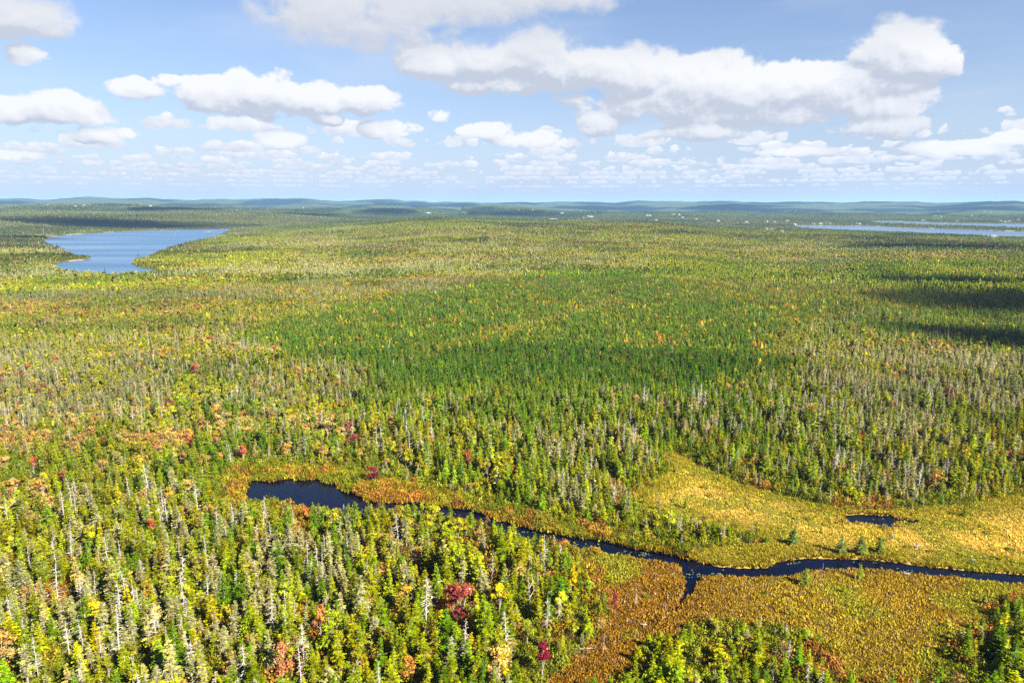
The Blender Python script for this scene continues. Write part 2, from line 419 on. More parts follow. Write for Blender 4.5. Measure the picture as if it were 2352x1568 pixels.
# ------------------------------------------------------------------ trees
rr = random.Random(11)
U = rr.uniform
def conifer(h, rad, lod, dens=1.0, bare=.1, power=.85, lich=0.0, rise=.12, ragged=.3, feather=False):
    """returns (trunk, crown)"""
    tr, g = Geo(), Geo()
    sides = 5 if lod == 0 else 3
    bx, by = U(-.02, .02) * h, U(-.02, .02) * h
    tr.tube((0, 0, -.5), (bx * .5, by * .5, h * .5), .020 * h + .03, .013 * h, sides, U(.3, .7))
    tr.tube((bx * .5, by * .5, h * .5), (bx, by, h * .985), .013 * h, .012, sides, U(.3, .7))
    lv = {0: max(10, int(h / .40)), 1: max(6, int(h / .75)), 2: 4}[lod]
    nb = {0: 6, 1: 5, 2: 4}[lod]
    for k in range(lv):
        t = bare + (1 - bare) * (k + .5) / lv
        z0 = t * h
        L0 = rad * (1 - t) ** power * (1.0 if t > bare + .1 else .75) + .05 * rad + .10
        a0 = U(0, 6.28)
        for b in range(nb):
            if rr.random() > dens: continue
            a = a0 + 6.283 * b / nb + U(-.35, .35)
            L = L0 * U(1 - ragged, 1 + ragged * .8)
            zz = z0 + U(-.5, .5) * h / lv * .8
            ca, sa = math.cos(a), math.sin(a)
            x0, y0 = bx * t, by * t
            tip = Vector((x0 + ca * L, y0 + sa * L, zz + rise * L - .28 * L * (1 - t) - .04))
            mid = Vector((x0 + ca * L * .55, y0 + sa * L * .55, zz + rise * L * .8))
            root = Vector((x0, y0, zz + .02))
            side = Vector((-sa, ca, 0))
            v = rr.random(); l = 1.0 if rr.random() < lich else 0.0
            if lod == 0:
                w = .28 * L + .10
                for q in range(4):
                    s0 = (q + .2) / 4.2; base = root.lerp(mid, min(1, s0 * 1.8)) if s0 < .55 else mid.lerp(tip, (s0 - .55) / .45)
                    vv = min(1, max(0, v + U(-.35, .35)))
                    for sg in (-1, 1):
                        e = base + side * sg * w * (1.15 - .6 * s0) * U(.7, 1.2) + Vector((ca, sa, 0)) * w * .55 + Vector((0, 0, U(-.16, .08)))
                        f = base + Vector((ca * w * .75, sa * w * .75, U(.0, .08)))
                        g.tri(base, e, f, vv, l)
                g.tri(mid - side * w * .35, mid + side * w * .35, tip, v, l)
                g.tri(root + Vector((0, 0, .10)), mid + Vector((0, 0, .12)) + side * w * .4, mid - side * w * .4, v, l)
            elif lod == 1:
                w = .42 * L + .16
                dz = Vector((0, 0, .10 * L))
                g.tri(root + dz * 2, mid + side * w, tip + side * w * .1 * U(-3, 3), min(1, v + .15), l)
                g.tri(root + dz * 2, tip - dz, mid - side * w, max(0, v - .15), l)
            else:
                w = .75 * L + .2
                g.tri(root + Vector((0, 0, .28 * h * (1 - t) + .2)), mid * .3 + tip * .7 + side * w - Vector((0, 0, .06 * h)), mid * .3 + tip * .7 - side * w - Vector((0, 0, .06 * h)), v, l)
    # leader
    g.tri((bx - .12, by, h * .93), (bx + .12, by, h * .93), (bx, by, h * 1.03), .7, 1.0 if lich > .6 else 0)
    g.tri((bx, by - .12, h * .93), (bx, by + .12, h * .93), (bx, by, h * 1.02), .5, 1.0 if lich > .6 else 0)
    return tr, g

def broadleaf(h, rad, lod, dens=1.0, lobes=5, low=.35, lich=.03, slim=1.0):
    tr, g = Geo(), Geo()
    sides = 5 if lod == 0 else 3
    tr.tube((0, 0, -.5), (U(-.2, .2), U(-.2, .2), h * low), .022 * h + .02, .016 * h, sides, .6)
    n = {0: 680, 1: 120, 2: 26}[lod]; sz = {0: .20, 1: .50, 2: 1.15}[lod]
    ctr = []
    for i in range(lobes):
        a = 6.283 * i / lobes + U(-.6, .6); q = U(.1, .62) * rad
        c = Vector((math.cos(a) * q, math.sin(a) * q, h * U(low + .08, .82))); ctr.append((c, rad * U(.26, .50)))
    ctr.append((Vector((U(-.1, .1) * rad, U(-.1, .1) * rad, h * .84)), rad * .45))
    for c, r_ in ctr:
        if lod < 2:
            tr.tube((0, 0, h * low * U(.7, 1)), c * .98, .011 * h, .02, 3, .7)
            if lod == 0:
                for _ in range(2): tr.tube(c * .75 + Vector((0, 0, h * low * .2)), c + Vector((U(-1, 1), U(-1, 1), U(.2, 1))) * r_ * .8, .03, .012, 3, .8)
    tot = sum(r_ ** 2 for _, r_ in ctr)
    for c, r_ in ctr:
        k = max(2, int(n * r_ * r_ / tot * dens)); lv = U(.2, .8)
        for _ in range(k):
            d = Vector((rr.gauss(0, 1), rr.gauss(0, 1), rr.gauss(0, 1) * .8 + .15)).normalized()
            p = c + Vector((d.x * slim, d.y * slim, d.z * .8)) * r_ * (U(.25, 1.12) if lod < 2 else U(.4, 1))
            s_ = sz * U(.6, 1.35) * (.6 + rad * .2)
            nrm = (d + Vector((U(-1, 1), U(-1, 1), U(-.3, 1.2))) * .9).normalized()
            a = nrm.orthogonal().normalized(); b = nrm.cross(a)
            ang = U(0, 6.28); a, b = a * math.cos(ang) + b * math.sin(ang), b * math.cos(ang) - a * math.sin(ang)
            v = min(1, max(0, lv + U(-.35, .35))); l = 1.0 if rr.random() < lich else 0.
            g.tri(p + a * s_, p + b * s_ * .9 - a * s_ * .4, p - b * s_ * .8 - a * s_ * .5, v, l)
            if lod == 0: g.tri(p - a * s_, p + b * s_ * .5 + nrm * s_ * .4, p - b * s_ * .7 + nrm * s_ * .2, min(1, v + .1), l)
    return tr, g

def snag(h, lod, spread=1.0, forked=False, moss=.25):
    """dead tree: (trunk, branches)"""
    tr, g = Geo(), Geo()
    lx, ly = U(-.05, .05) * h, U(-.05, .05) * h
    w = .8 if lod == 0 else .85
    tr.tube((0, 0, -.5), (lx * .5, ly * .5, h * .5), (.009 * h + .035) * w, (.007 * h + .02) * w, 5 if lod == 0 else 3, U(.2, 1))
    tr.tube((lx * .5, ly * .5, h * .5), (lx, ly, h), (.007 * h + .02) * w, .02 * w, 5 if lod == 0 else 3, U(.3, 1))
    if forked:
        for _ in range(4):
            z = h * U(.35, .7); a = U(0, 6.28); q = h * U(.25, .42)
            m_ = Vector((math.cos(a) * q * .6, math.sin(a) * q * .6, z + q * .55))
            g.tube((lx * z / h, ly * z / h, z), m_, .09, .06, 4, U(.5, 1), 0)
            g.tube(m_, m_ + Vector((math.cos(a) * q * .5, math.sin(a) * q * .5, q * .35)), .06, .02, 3, U(.5, 1), 0)
            g.tube(m_, m_ + Vector((math.cos(a + .8) * q * .4, math.sin(a + .8) * q * .4, q * .6)), .05, .02, 3, U(.5, 1), 0)
    nb = {0: int(h * 6), 1: int(h * 2.2), 2: 4}[lod]
    for _ in range(nb):
        t = U(.22, .97); a = U(0, 6.28); L = spread * (1.25 * (1 - t) + .25) * U(.4, 1.2)
        p = Vector((lx * t, ly * t, t * h)); d = Vector((math.cos(a), math.sin(a), U(-.35, .15)))
        e = p + d * L
        if lod == 0:
            s_ = Vector((-math.sin(a), math.cos(a), 0)) * .035
            up = Vector((0, 0, .04))
            g.tri(p + s_ + up, p - s_ + up, e, U(.3, 1), 0, 0); g.tri(p + up, p - up, e, U(.3, 1), 0, 0)
            if rr.random() < .7:
                e2 = p + d * L * .5 + Vector((U(-.3, .3), U(-.3, .3), U(-.3, .1)))
                g.tri(p + d * L * .4 + up, p + d * L * .55 - up, e2, U(.2, 1), 0, 0)
        else:
            s_ = Vector((0, 0, .06))
            g.tri(p + s_, p - s_, e, U(.3, 1), 0, 0)
    return tr, g

def shrub_geo(h, rad, lod, spiky=False):
    g = Geo(); n = {0: 110, 1: 26, 2: 9}[lod]; sz = {0: .15, 1: .30, 2: .5}[lod]
    for _ in range(n):
        a = U(0, 6.28); q = math.sqrt(U(0, 1)) * rad; zt = h * (1 - (q / rad) ** 2 * .7) * U(.3, 1.05)
        p = Vector((math.cos(a) * q, math.sin(a) * q, zt))
        nrm = Vector((U(-1, 1), U(-1, 1), U(.2, 1.3))).normalized(); x = nrm.orthogonal().normalized(); y = nrm.cross(x)
        s_ = sz * U(.6, 1.4) * (.5 + rad * .5); v = U(0, 1)
        up = Vector((0, 0, s_ * (1.3 if spiky else .3)))
        g.tri(p + x * s_ + up, p + y * s_ - up * .3, p - y * s_ * .8 - x * s_ * .6 - up * .3, v)
    return g

def tussock_geo(h, rad, n):
    g = Geo()
    for _ in range(n):
        a = U(0, 6.28); q = U(0, .5) * rad; b = U(0, 6.28)
        p = Vector((math.cos(a) * q, math.sin(a) * q, -.05)); d = Vector((math.cos(a) + U(-.5, .5), math.sin(a) + U(-.5, .5), 0)) * rad * U(.3, 1)
        s_ = Vector((math.cos(b), math.sin(b), 0)) * rad * .24
        g.tri(p + s_, p - s_, p + d + Vector((0, 0, h * U(.6, 1.15))), U(0, 1))
    return g

MATS = [M_LEAF, M_BARK]; DMATS = [M_DEAD, M_DEAD]
PROTO = {}
def register(kind, geos, mats, lod):
    """geos: list of (trunk, crown). keeps whole meshes and separate part meshes"""
    L = PROTO.setdefault(kind, {0: [], 1: [], 2: []})
    for i, (tr, cr) in enumerate(geos):
        for k in range(len(tr.m)): tr.m[k] = 1
        whole = cr.merged(tr).mesh(kind + '_shape', mats)
        parts = (tr.mesh(kind + '_trunk', [mats[1]]), cr.mesh(kind + '_crown', [mats[0]])) if lod == 0 else None
        L[lod].append((whole, parts))
# unit height about 8 m; scaled per tree
register('spruce', [conifer(8, U(1.15, 1.75), 0, dens=U(.6, .85), bare=U(.05, .2), power=U(.7, .95), lich=U(0, .08), ragged=U(.3, .5)) for _ in range(10)], MATS, 0)
register('spruce', [conifer(8, U(1.2, 1.6), 1, dens=.92, bare=.08, lich=.04) for _ in range(5)], MATS, 1)
register('spruce', [conifer(8, 1.45, 2, dens=1, bare=.12) for _ in range(4)], MATS, 2)
register('pale', [conifer(8, U(.8, 1.3), 0, dens=U(.5, .7), bare=U(.15, .3), power=U(.6, .8), lich=U(.25, .6), ragged=.5) for _ in range(6)], MATS, 0)
register('pale', [conifer(8, U(.9, 1.3), 1, dens=.75, bare=.2, lich=.6, power=.7, ragged=.5) for _ in range(4)], MATS, 1)
register('pale', [conifer(8, 1.2, 2, dens=.9, bare=.2, lich=.55, power=.7) for _ in range(3)], MATS, 2)
register('larch', [conifer(8, U(1.5, 2.0), 0, dens=U(.8, .95), bare=U(.04, .1), power=U(.6, .8), rise=.28, ragged=.45) for _ in range(5)], MATS, 0)
register('larch', [conifer(8, 1.7, 1, dens=.95, bare=.06, power=.7, rise=.28, ragged=.4) for _ in range(3)], MATS, 1)
register('larch', [conifer(8, 1.7, 2) for _ in range(2)], MATS, 2)
register('maple', [broadleaf(8, U(2.2, 3.0), 0, dens=U(.6, .9), lobes=rr.choice([6, 7, 9]), low=U(.22, .4)) for _ in range(6)], MATS, 0)
register('maple', [broadleaf(8, U(2.2, 2.9), 1, lobes=5) for _ in range(4)], MATS, 1)
register('maple', [broadleaf(8, 2.6, 2, lobes=4) for _ in range(3)], MATS, 2)
register('birch', [broadleaf(8, U(1.6, 2.1), 0, dens=U(.75, 1.1), lobes=rr.choice([4, 5]), low=U(.3, .42), slim=.9) for _ in range(5)], MATS, 0)
register('birch', [broadleaf(8, U(1.7, 2.1), 1, lobes=4) for _ in range(3)], MATS, 1)
register('birch', [broadleaf(8, 2.0, 2, lobes=3) for _ in range(2)], MATS, 2)
register('dead', [snag(8, 0, spread=U(.6, 1.5), forked=False) for i in range(12)], DMATS, 0)
register('forked', [snag(8, 0, spread=.8, forked=True) for i in range(3)], DMATS, 0)
register('dead', [snag(8, 1, spread=U(.6, 1.1)) for _ in range(4)], DMATS, 1)
register('dead', [snag(8, 2) for _ in range(2)], DMATS, 2)
SHRUB = {l: [shrub_geo(1.6, U(.9, 1.3), l, i % 2 == 1).mesh('shrub_shape', [M_LEAF]) for i in range(5 - l)] for l in (0, 1, 2)}
TUSS = [tussock_geo(.75, .6, 20).mesh('tussock_shape', [M_LEAF]) for _ in range(4)] + [shrub_geo(.75, .75, 1, True).mesh('low_shrub_shape', [M_LEAF]) for _ in range(3)]


# ------------------------------------------------------------------ scattering with instances (only for masses nobody could count)
def scatter(name, protos, pts, idx, rot, scl, tint, label, cat):
    n = len(pts)
    if n == 0: return None
    col = bpy.data.collections.new(name + '_kinds')
    for i, me in enumerate(protos): col.objects.link(bpy.data.objects.new('%s_%03d' % (name, i), me))
    me = bpy.data.meshes.new(name + '_points'); me.vertices.add(n)
    me.vertices.foreach_set('co', np.ascontiguousarray(pts, np.float32).ravel())
    def at(nm, t, v, k):
        a = me.attributes.new(nm, t, 'POINT'); a.data.foreach_set(k, np.ascontiguousarray(v).ravel())
    at('pidx', 'INT', idx.astype(np.int32), 'value')
    at('rot', 'FLOAT_VECTOR', rot.astype(np.float32), 'vector'); at('scl', 'FLOAT_VECTOR', scl.astype(np.float32), 'vector')
    at('tint', 'FLOAT_COLOR', np.concatenate([tint, np.ones((n, 1))], 1).astype(np.float32), 'color')
    o = link(name, me)
    g = bpy.data.node_groups.new(name + '_nodes', 'GeometryNodeTree')
    g.interface.new_socket('Geometry', in_out='INPUT', socket_type='NodeSocketGeometry')
    g.interface.new_socket('Geometry', in_out='OUTPUT', socket_type='NodeSocketGeometry')
    N = g.nodes; gi = N.new('NodeGroupInput'); go = N.new('NodeGroupOutput')
    ci = N.new('GeometryNodeCollectionInfo'); ci.inputs['Collection'].default_value = col
    ci.inputs['Separate Children'].default_value = True; ci.inputs['Reset Children'].default_value = True
    ip = N.new('GeometryNodeInstanceOnPoints'); ip.inputs['Pick Instance'].default_value = True
    def na(nm, t):
        x = N.new('GeometryNodeInputNamedAttribute'); x.data_type = t; x.inputs['Name'].default_value = nm; return x.outputs['Attribute']
    Lk = g.links.new
    Lk(gi.outputs[0], ip.inputs['Points']); Lk(ci.outputs[0], ip.inputs['Instance']); Lk(na('pidx', 'INT'), ip.inputs['Instance Index'])
    Lk(na('rot', 'FLOAT_VECTOR'), ip.inputs['Rotation']); Lk(na('scl', 'FLOAT_VECTOR'), ip.inputs['Scale']); Lk(ip.outputs[0], go.inputs[0])
    md = o.modifiers.new('spread', 'NODES'); md.node_group = g
    tag(o, label, cat, kind='stuff')
    return o


# ------------------------------------------------------------------ ground
az_f = np.radians(np.concatenate([np.arange(-180, -56, 4.0), np.arange(-56, 56, .13), np.arange(56, 180, 4.0)]))
rad_ = np.concatenate([[4, 30, 60], np.arange(80, 330, .85), np.geomspace(330, 2600, 330)[0:], np.geomspace(2640, 42000, 260)])
NA, NR = len(az_f), len(rad_)
A_, R_ = np.meshgrid(az_f, rad_)
gx, gy = (np.sin(A_) * R_).ravel(), (np.cos(A_) * R_).ravel()
gz, gw = land_height(gx, gy)
me = bpy.data.meshes.new('ground')
me.vertices.add(NA * NR); me.vertices.foreach_set('co', np.stack([gx, gy, gz], 1).astype(np.float32).ravel())
i0 = (np.arange(NR - 1)[:, None] * NA + np.arange(NA)[None, :]); i1 = (np.arange(NR - 1)[:, None] * NA + (np.arange(NA)[None, :] + 1) % NA)
quads = np.stack([i0, i0 + NA, i1 + NA, i1], -1).reshape(-1, 4)[:, ::1]
nq = len(quads)
me.loops.add(nq * 4); me.loops.foreach_set('vertex_index', quads.astype(np.int32).ravel())
me.polygons.add(nq); me.polygons.foreach_set('loop_start', np.arange(0, 4 * nq, 4, dtype=np.int32))
me.polygons.foreach_set('use_smooth', np.ones(nq, bool))
me.update()
# soil colour by what grows there; far land also turned darker and bluer
soil = np.empty((NA * NR, 4)); soil[:, :3] = (.085, .075, .025); soil[:, 3] = 1
rg = np.hypot(gx, gy)
nearm = rg < 330
for P, c in ((BOG_GOLD, (.30, .205, .045)), (BOG_BROWN, (.21, .105, .025)), (BOG_FRINGE, (.20, .13, .022))):
    m_ = np.zeros(len(gx), bool); m_[nearm] = inside(gx[nearm], gy[nearm], P); soil[m_, :3] = c
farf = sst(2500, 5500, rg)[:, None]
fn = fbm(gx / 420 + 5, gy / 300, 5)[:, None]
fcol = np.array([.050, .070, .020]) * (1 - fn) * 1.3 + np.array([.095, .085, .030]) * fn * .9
dark = sst(.48, .58, fbm(gx / 900 + 31, gy / 600 + 7, 4))[:, None]  # dark conifer patches that also paint cloud shadow onto the far hills
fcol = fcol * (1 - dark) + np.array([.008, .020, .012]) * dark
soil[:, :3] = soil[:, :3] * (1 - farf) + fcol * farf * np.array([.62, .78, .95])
mud = (np.abs(gw - .6) < .7) & nearm & (soil[:, 0] < .1)
soil[mud, :3] = (.07, .05, .02)
shore = (gw < 12) & (rg > 700) & (rg < 6000) & (gw > 2) & (fbm(gx / 60, gy / 60, 2) > .57); soil[shore, :3] = (.30, .24, .17)
a = me.attributes.new('soil', 'FLOAT_COLOR', 'POINT'); a.data.foreach_set('color', soil.astype(np.float32).ravel())
gm, t, o_ = material('forest_floor_and_bog')
geo = t.node('ShaderNodeNewGeometry'); pos = geo.outputs['Position']
n1 = t.noise(pos, 1.1, 4, .65); n2 = t.noise(pos, .09, 4, .6); n3 = t.noise(pos, .012, 5, .7)
c = t.attr('soil')
f = t.mul(t.rng(n1, .3, .7, .65, 1.4), t.rng(n2, .3, .7, .75, 1.3))
f = t.mul(f, t.rng(n3, .3, .7, .75, 1.3))
c = t.mix(1.0, c, t.xyz(f, f, f), 'MULTIPLY')
d = t.node('ShaderNodeBsdfDiffuse'); t.l.new(c, d.inputs[0])
bp = t.node('ShaderNodeBump'); bp.inputs['Strength'].default_value = .8; bp.inputs['Distance'].default_value = 1.2
t.l.new(t.add(n1, t.mul(n3, 12.0)), bp.inputs['Height']); t.l.new(bp.outputs[0], d.inputs['Normal'])
t.l.new(d.outputs[0], o_.inputs[0]); me.materials.append(gm)
ground = link('ground', me); tag(ground, 'forest floor, bog and hills reaching to the horizon', kind='structure')

# ------------------------------------------------------------------ water
def water_material(name, deep, rough, waves, streaks=False, tint=(1, 1, 1)):
    m, t, o = material(name)
    g = t.node('ShaderNodeNewGeometry'); p = g.outputs['Position']
    b = t.node('ShaderNodeBsdfPrincipled'); b.inputs['Base Color'].default_value = C4(deep)
    b.inputs['IOR'].default_value = 1.333
    h = None
    for (sx, sy, amp, sc) in waves:
        mp = t.node('ShaderNodeMapping'); mp.inputs['Scale'].default_value = (sx, sy, 1); mp.inputs['Rotation'].default_value = (0, 0, .25); t.l.new(p, mp.inputs[0])
        k = t.mul(t.noise(mp.outputs[0], sc, 3, .6), amp); h = k if h is None else t.add(h, k)
    bp = t.node('ShaderNodeBump'); bp.inputs['Distance'].default_value = 1.0; bp.inputs['Strength'].default_value = 1.0
    t.l.new(h, bp.inputs['Height']); t.l.new(bp.outputs[0], b.inputs['Normal'])
    if streaks:
        mp = t.node('ShaderNodeMapping'); mp.inputs['Scale'].default_value = (.0018, .011, 1); mp.inputs['Rotation'].default_value = (0, 0, .12); t.l.new(p, mp.inputs[0])
        s_ = t.noise(mp.outputs[0], 1.0, 4, .6)
        t.l.new(t.rng(s_, .35, .65, rough * .45, rough * 1.6), b.inputs['Roughness'])
    else: b.inputs['Roughness'].default_value = rough
    t.l.new(b.outputs[0], o.inputs[0]); return m
M_RIVER = water_material('still_brown_water', (.0006, .0015, .008), .03, [(1, 1, .012, 1.2)])
M_LAKE = water_material('windy_lake_water', (.045, .10, .18), .34, [(1, 1.3, .30, .3), (1, 1.2, .10, .15)], True)
M_SOUND = water_material('far_sound_water', (.03, .07, .13), .22, [(1, 2.0, .5, .08)], True)
def water_sheet(name, P, pad, mat, label, z=0.0):
    c = P.mean(0)
    # offset outline outwards so that the shore of the land cuts it
    n = len(P); Q = []
    area = sum(P[i][0] * P[(i + 1) % n][1] - P[(i + 1) % n][0] * P[i][1] for i in range(n))
    sgn = 1 if area > 0 else -1
    for i in range(n):
        e1 = P[i] - P[i - 1]; e2 = P[(i + 1) % n] - P[i]
        nn = np.array([e1[1], -e1[0]]) / (np.hypot(*e1) + 1e-9) + np.array([e2[1], -e2[0]]) / (np.hypot(*e2) + 1e-9)
        nn = nn / (np.hypot(*nn) + 1e-9); Q.append(P[i] + nn * pad * sgn)
    me = bpy.data.meshes.new(name); me.from_pydata([(q[0], q[1], z) for q in Q], [], [tuple(range(n)) if sgn > 0 else tuple(reversed(range(n)))])
    me.materials.append(mat); me.update()
    return tag(link(name, me), label, kind='structure')
water_sheet('river', RIVER, 2.5, M_RIVER, 'dark narrow river widening into a pond at its upper end')
cp = []
for i in range(len(CREEK_L)):
    d = CREEK_L[min(i + 1, len(CREEK_L) - 1)] - CREEK_L[max(i - 1, 0)]; d /= np.hypot(*d); nn = np.array([-d[1], d[0]]); cp.append((CREEK_L[i], nn * (CREEK_W[i] + 1.2)))
water_sheet('creek', np.array([p + q for p, q in cp] + [p - q for p, q in reversed(cp)]), .2, M_RIVER, 'thin dark creek running into the river through brown bog', z=-.004)
water_sheet('bog_pond', BOGPOND, 2, M_RIVER, 'small blue-black pond in the golden bog')
water_sheet('bog_pond', BOGPOND2, 1.5, M_RIVER, 'tiny pool beside the small bog pond')
water_sheet('lake', LAKE, 14, M_LAKE, 'wind-streaked blue lake among the woods')
water_sheet('sound', SOUND_A, 14, M_SOUND, 'long narrow arm of pale water before the far town', z=.0)
water_sheet('sound', SOUND_B, 14, M_SOUND, 'farther arm of pale water behind a wooded spit', z=.004)
water_sheet('inlet', INLET_A, 14, M_SOUND, 'small pale inlet below the far hills')
water_sheet('inlet', INLET_B, 14, M_SOUND, 'thin pale inlet behind the forest crest', z=.004)

# ------------------------------------------------------------------ where each kind of tree grows
# columns: green spruce, olive spruce, pale half-dead conifer, snag, orange maple, yellow birch, larch, red maple, size, spacing factor
AN = [
 (100, 1500, .20, .36, .28, .13, .06, .06, 0, .003, 1.0, 1), (330, 1300, .18, .38, .26, .12, .06, .08, 0, .005, 1.0, 1), (700, 1400, .28, .38, .18, .09, .06, .06, 0, .004, 1.05, 1),
 (480, 1520, .22, .40, .20, .10, .09, .06, 0, 0, 1.05, 1), (1000, 1450, .33, .36, .14, .07, .07, .05, 0, .0, 1.1, 1), (1200, 1340, .45, .33, .08, .05, .05, .08, 0, .005, 1.05, 1), (1230, 1500, .62, .28, .03, .04, .03, .03, 0, 0, 1.0, 1),
 (1400, 1400, .4, .4, .1, .06, .02, .02, 0, 0, .8, 1),
 (1560, 1520, .12, .05, .02, .04, .02, .03, .72, 0, 1.0, 1), (1500, 1460, .1, .05, .02, .04, .02, .03, .75, 0, .9, 1), (1760, 1500, .30, .25, .18, .10, .03, .06, .10, 0, .72, .9), (2280, 1520, .3, .12, .06, .06, .04, .07, .40, 0, .85, 1), (2320, 1400, .4, .15, .12, .06, .02, .05, .22, 0, .8, 1),
 (100, 1060, .35, .30, .05, .05, .09, .16, 0, .01, .9, 1), (80, 950, .12, .24, .18, .05, .24, .22, 0, .01, .85, 1), (300, 850, .16, .20, .22, .05, .24, .18, 0, .01, .8, 1), (100, 700, .12, .2, .28, .06, .22, .18, 0, .01, .8, 1.1),
 (330, 1000, .3, .28, .1, .04, .10, .2, 0, .01, .9, 1), (600, 900, .16, .40, .08, .03, .14, .22, 0, .003, .75, 1), (650, 1040, .40, .26, .16, .05, .07, .06, 0, .02, .95, 1), (900, 1060, .35, .28, .25, .05, .05, .03, 0, .005, 1.1, 1),
 (1250, 1000, .33, .33, .26, .04, .03, .02, 0, 0, 1.05, 1), (1120, 1090, .42, .36, .12, .03, .04, .03, 0, 0, 1.1, 1), (1380, 1170, .36, .40, .16, .03, .03, .02, 0, 0, .9, 1),
 (1300, 850, .90, .06, .01, .003, .01, .02, 0, 0, .70, .8), (900, 790, .74, .18, .03, .01, .02, .03, 0, 0, .66, .8), (1600, 840, .88, .08, .02, .005, 0, .01, 0, 0, .68, .8), (1050, 880, .84, .10, .02, .01, .01, .03, 0, 0, .75, .8), (1150, 770, .80, .1, .05, .02, .01, .04, 0, 0, .62, .8),
 (1250, 800, .66, .1, .08, .04, .04, .10, 0, 0, .66, .8), (1600, 740, .72, .2, .03, .02, .01, .03, 0, 0, .6, .8), (750, 700, .5, .3, .05, .04, .05, .08, 0, 0, .65, .85), (1200, 715, .70, .16, .05, .03, .02, .04, 0, 0, .6, .8),
 (500, 700, .15, .24, .18, .04, .17, .24, 0, .005, .75, 1), (1500, 660, .5, .25, .08, .04, .04, .1, 0, 0, .65, .9),
 (1700, 1000, .30, .28, .30, .12, .01, .01, 0, .002, .95, .9), (1900, 1060, .36, .30, .22, .09, .01, .02, 0, .004, .95, .9), (2150, 950, .32, .34, .24, .07, .01, .02, 0, .003, .95, 1), (2280, 1060, .30, .30, .3, .07, .01, .02, 0, .004, 1.0, 1),
 (2000, 820, .2, .36, .28, .06, .04, .05, 0, .003, .8, 1), (2250, 850, .35, .3, .2, .06, .04, .04, 0, .004, .9, 1), (2300, 700, .58, .12, .06, .05, .09, .08, 0, .004, .8, 1),
 (1000, 640, .14, .18, .38, .10, .10, .10, 0, 0, .7, 1), (1000, 590, .1, .2, .32, .07, .17, .16, 0, 0, .7, 1), (1300, 610, .12, .2, .33, .07, .14, .14, 0, 0, .7, 1), (1000, 535, .34, .3, .12, .04, .08, .12, 0, 0, .75, 1),
 (1500, 552, .44, .12, .05, .03, .10, .26, 0, 0, .8, 1), (1650, 545, .5, .12, .05, .03, .08, .22, 0, 0, .8, 1), (1900, 590, .12, .2, .3, .07, .16, .15, 0, 0, .75, 1), (2200, 602, .1, .15, .08, .03, .20, .44, 0, 0, .8, 1), (2200, 640, .3, .2, .1, .03, .1, .27, 0, 0, .8, 1),
 (1650, 620, .2, .3, .2, .05, .1, .15, 0, 0, .7, 1), (400, 600, .12, .2, .12, .05, .15, .36, 0, 0, .8, 1), (600, 570, .16, .2, .2, .05, .15, .24, 0, 0, .75, 1), (50, 600, .08, .14, .1, .04, .14, .5, 0, 0, .8, 1), (250, 650, .18, .24, .2, .05, .12, .22, 0, 0, .8, 1),
 (1200, 510, .55, .24, .05, .02, .04, .1, 0, 0, .8, 1), (1700, 515, .35, .2, .1, .03, .12, .2, 0, 0, .8, 1), (200, 515, .3, .25, .15, .05, .12, .14, 0, 0, .8, 1), (2200, 545, .4, .2, .1, .03, .1, .18, 0, 0, .8, 1), (300, 490, .3, .25, .15, .05, .1, .15, 0, 0, .8, 1),
]
AN = np.array(AN)
_ax, _ay, _ = ray(AN[:, 0], AN[:, 1]), None, None
def _tcoord(px, py): return np.asarray(px) / 210.0, np.log(np.maximum(np.asarray(py) - 455.0, 4.0)) / .155
AU, AV = _tcoord(AN[:, 0], AN[:, 1])
STAND = flat([(585, 795), (680, 742), (830, 716), (960, 692), (1150, 655), (1290, 640), (1420, 640), (1560, 662), (1700, 700), (1765, 760), (1740, 830), (1700, 888), (1560, 903), (1400, 893), (1250, 888), (1100, 905), (930, 903), (850, 880), (790, 835), (690, 812)])
SEAM = flat([(930, 835), (1036, 805), (1150, 775), (1240, 752), (1363, 720), (1420, 706)])
def growth(x, y):
    """mixture of kinds at a place on the land (smooth interpolation of a survey of the woods)"""
    px, py, _ = project(x, y, np.zeros_like(x))
    # ragged stand borders
    n1 = fbm(x / 38, y / 38, 3) - .5; n2 = fbm(x / 38 + 50, y / 38 + 20, 3) - .5
    u, v = _tcoord(px, py); u = u + n1 * 1.3; v = v + n2 * 1.3
    Wt = np.zeros((len(x), 10)); tot = np.zeros(len(x))
    for k in range(len(AN)):
        w = np.exp(-np.minimum(((u - AU[k]) ** 2 + (v - AV[k]) ** 2) * 2.8, 60)) + 1e-9 / (1 + (u - AU[k]) ** 2 + (v - AV[k]) ** 2)
        Wt += w[:, None] * AN[k, 2:12]; tot += w
    Wt = Wt / tot[:, None]
    near = (np.hypot(x, y) > 250) & (np.hypot(x, y) < 1400)
    d = np.full(len(x), 99.0); sm = np.full(len(x), 99.0)
    d[near] = sd(x[near], y[near], STAND); sm[near] = seg_dist(x[near], y[near], SEAM, False)
    wob = (fbm(x / 22 + 8, y / 22, 3) - .5) * 60 + (fbm(x / 6 + 8, y / 6, 2) - .5) * 26
    k = 1 - sst(-3, 4, d + wob)
    patch = sst(.60, .72, fbm(x / 26 + 70, y / 26 + 7, 3))
    k = (k * (1 - .35 * patch))[:, None]
    pure = np.array([.955, .02, .012, .004, .002, .007, 0, 0, .66, .8])
    Wt = Wt * (1 - k) + pure * k
    smw = sm + (fbm(x / 9 + 12, y / 9 + 6, 2) - .5) * 16
    j = (np.exp(-(np.clip(smw, 0, 60) / 6.5) ** 2) * .8)[:, None]
    seam = np.array([.10, .14, .14, .05, .20, .37, 0, 0, .72, .9])
    Wt = Wt * (1 - j) + seam * j
    return Wt, k[:, 0] * (1 - j[:, 0])

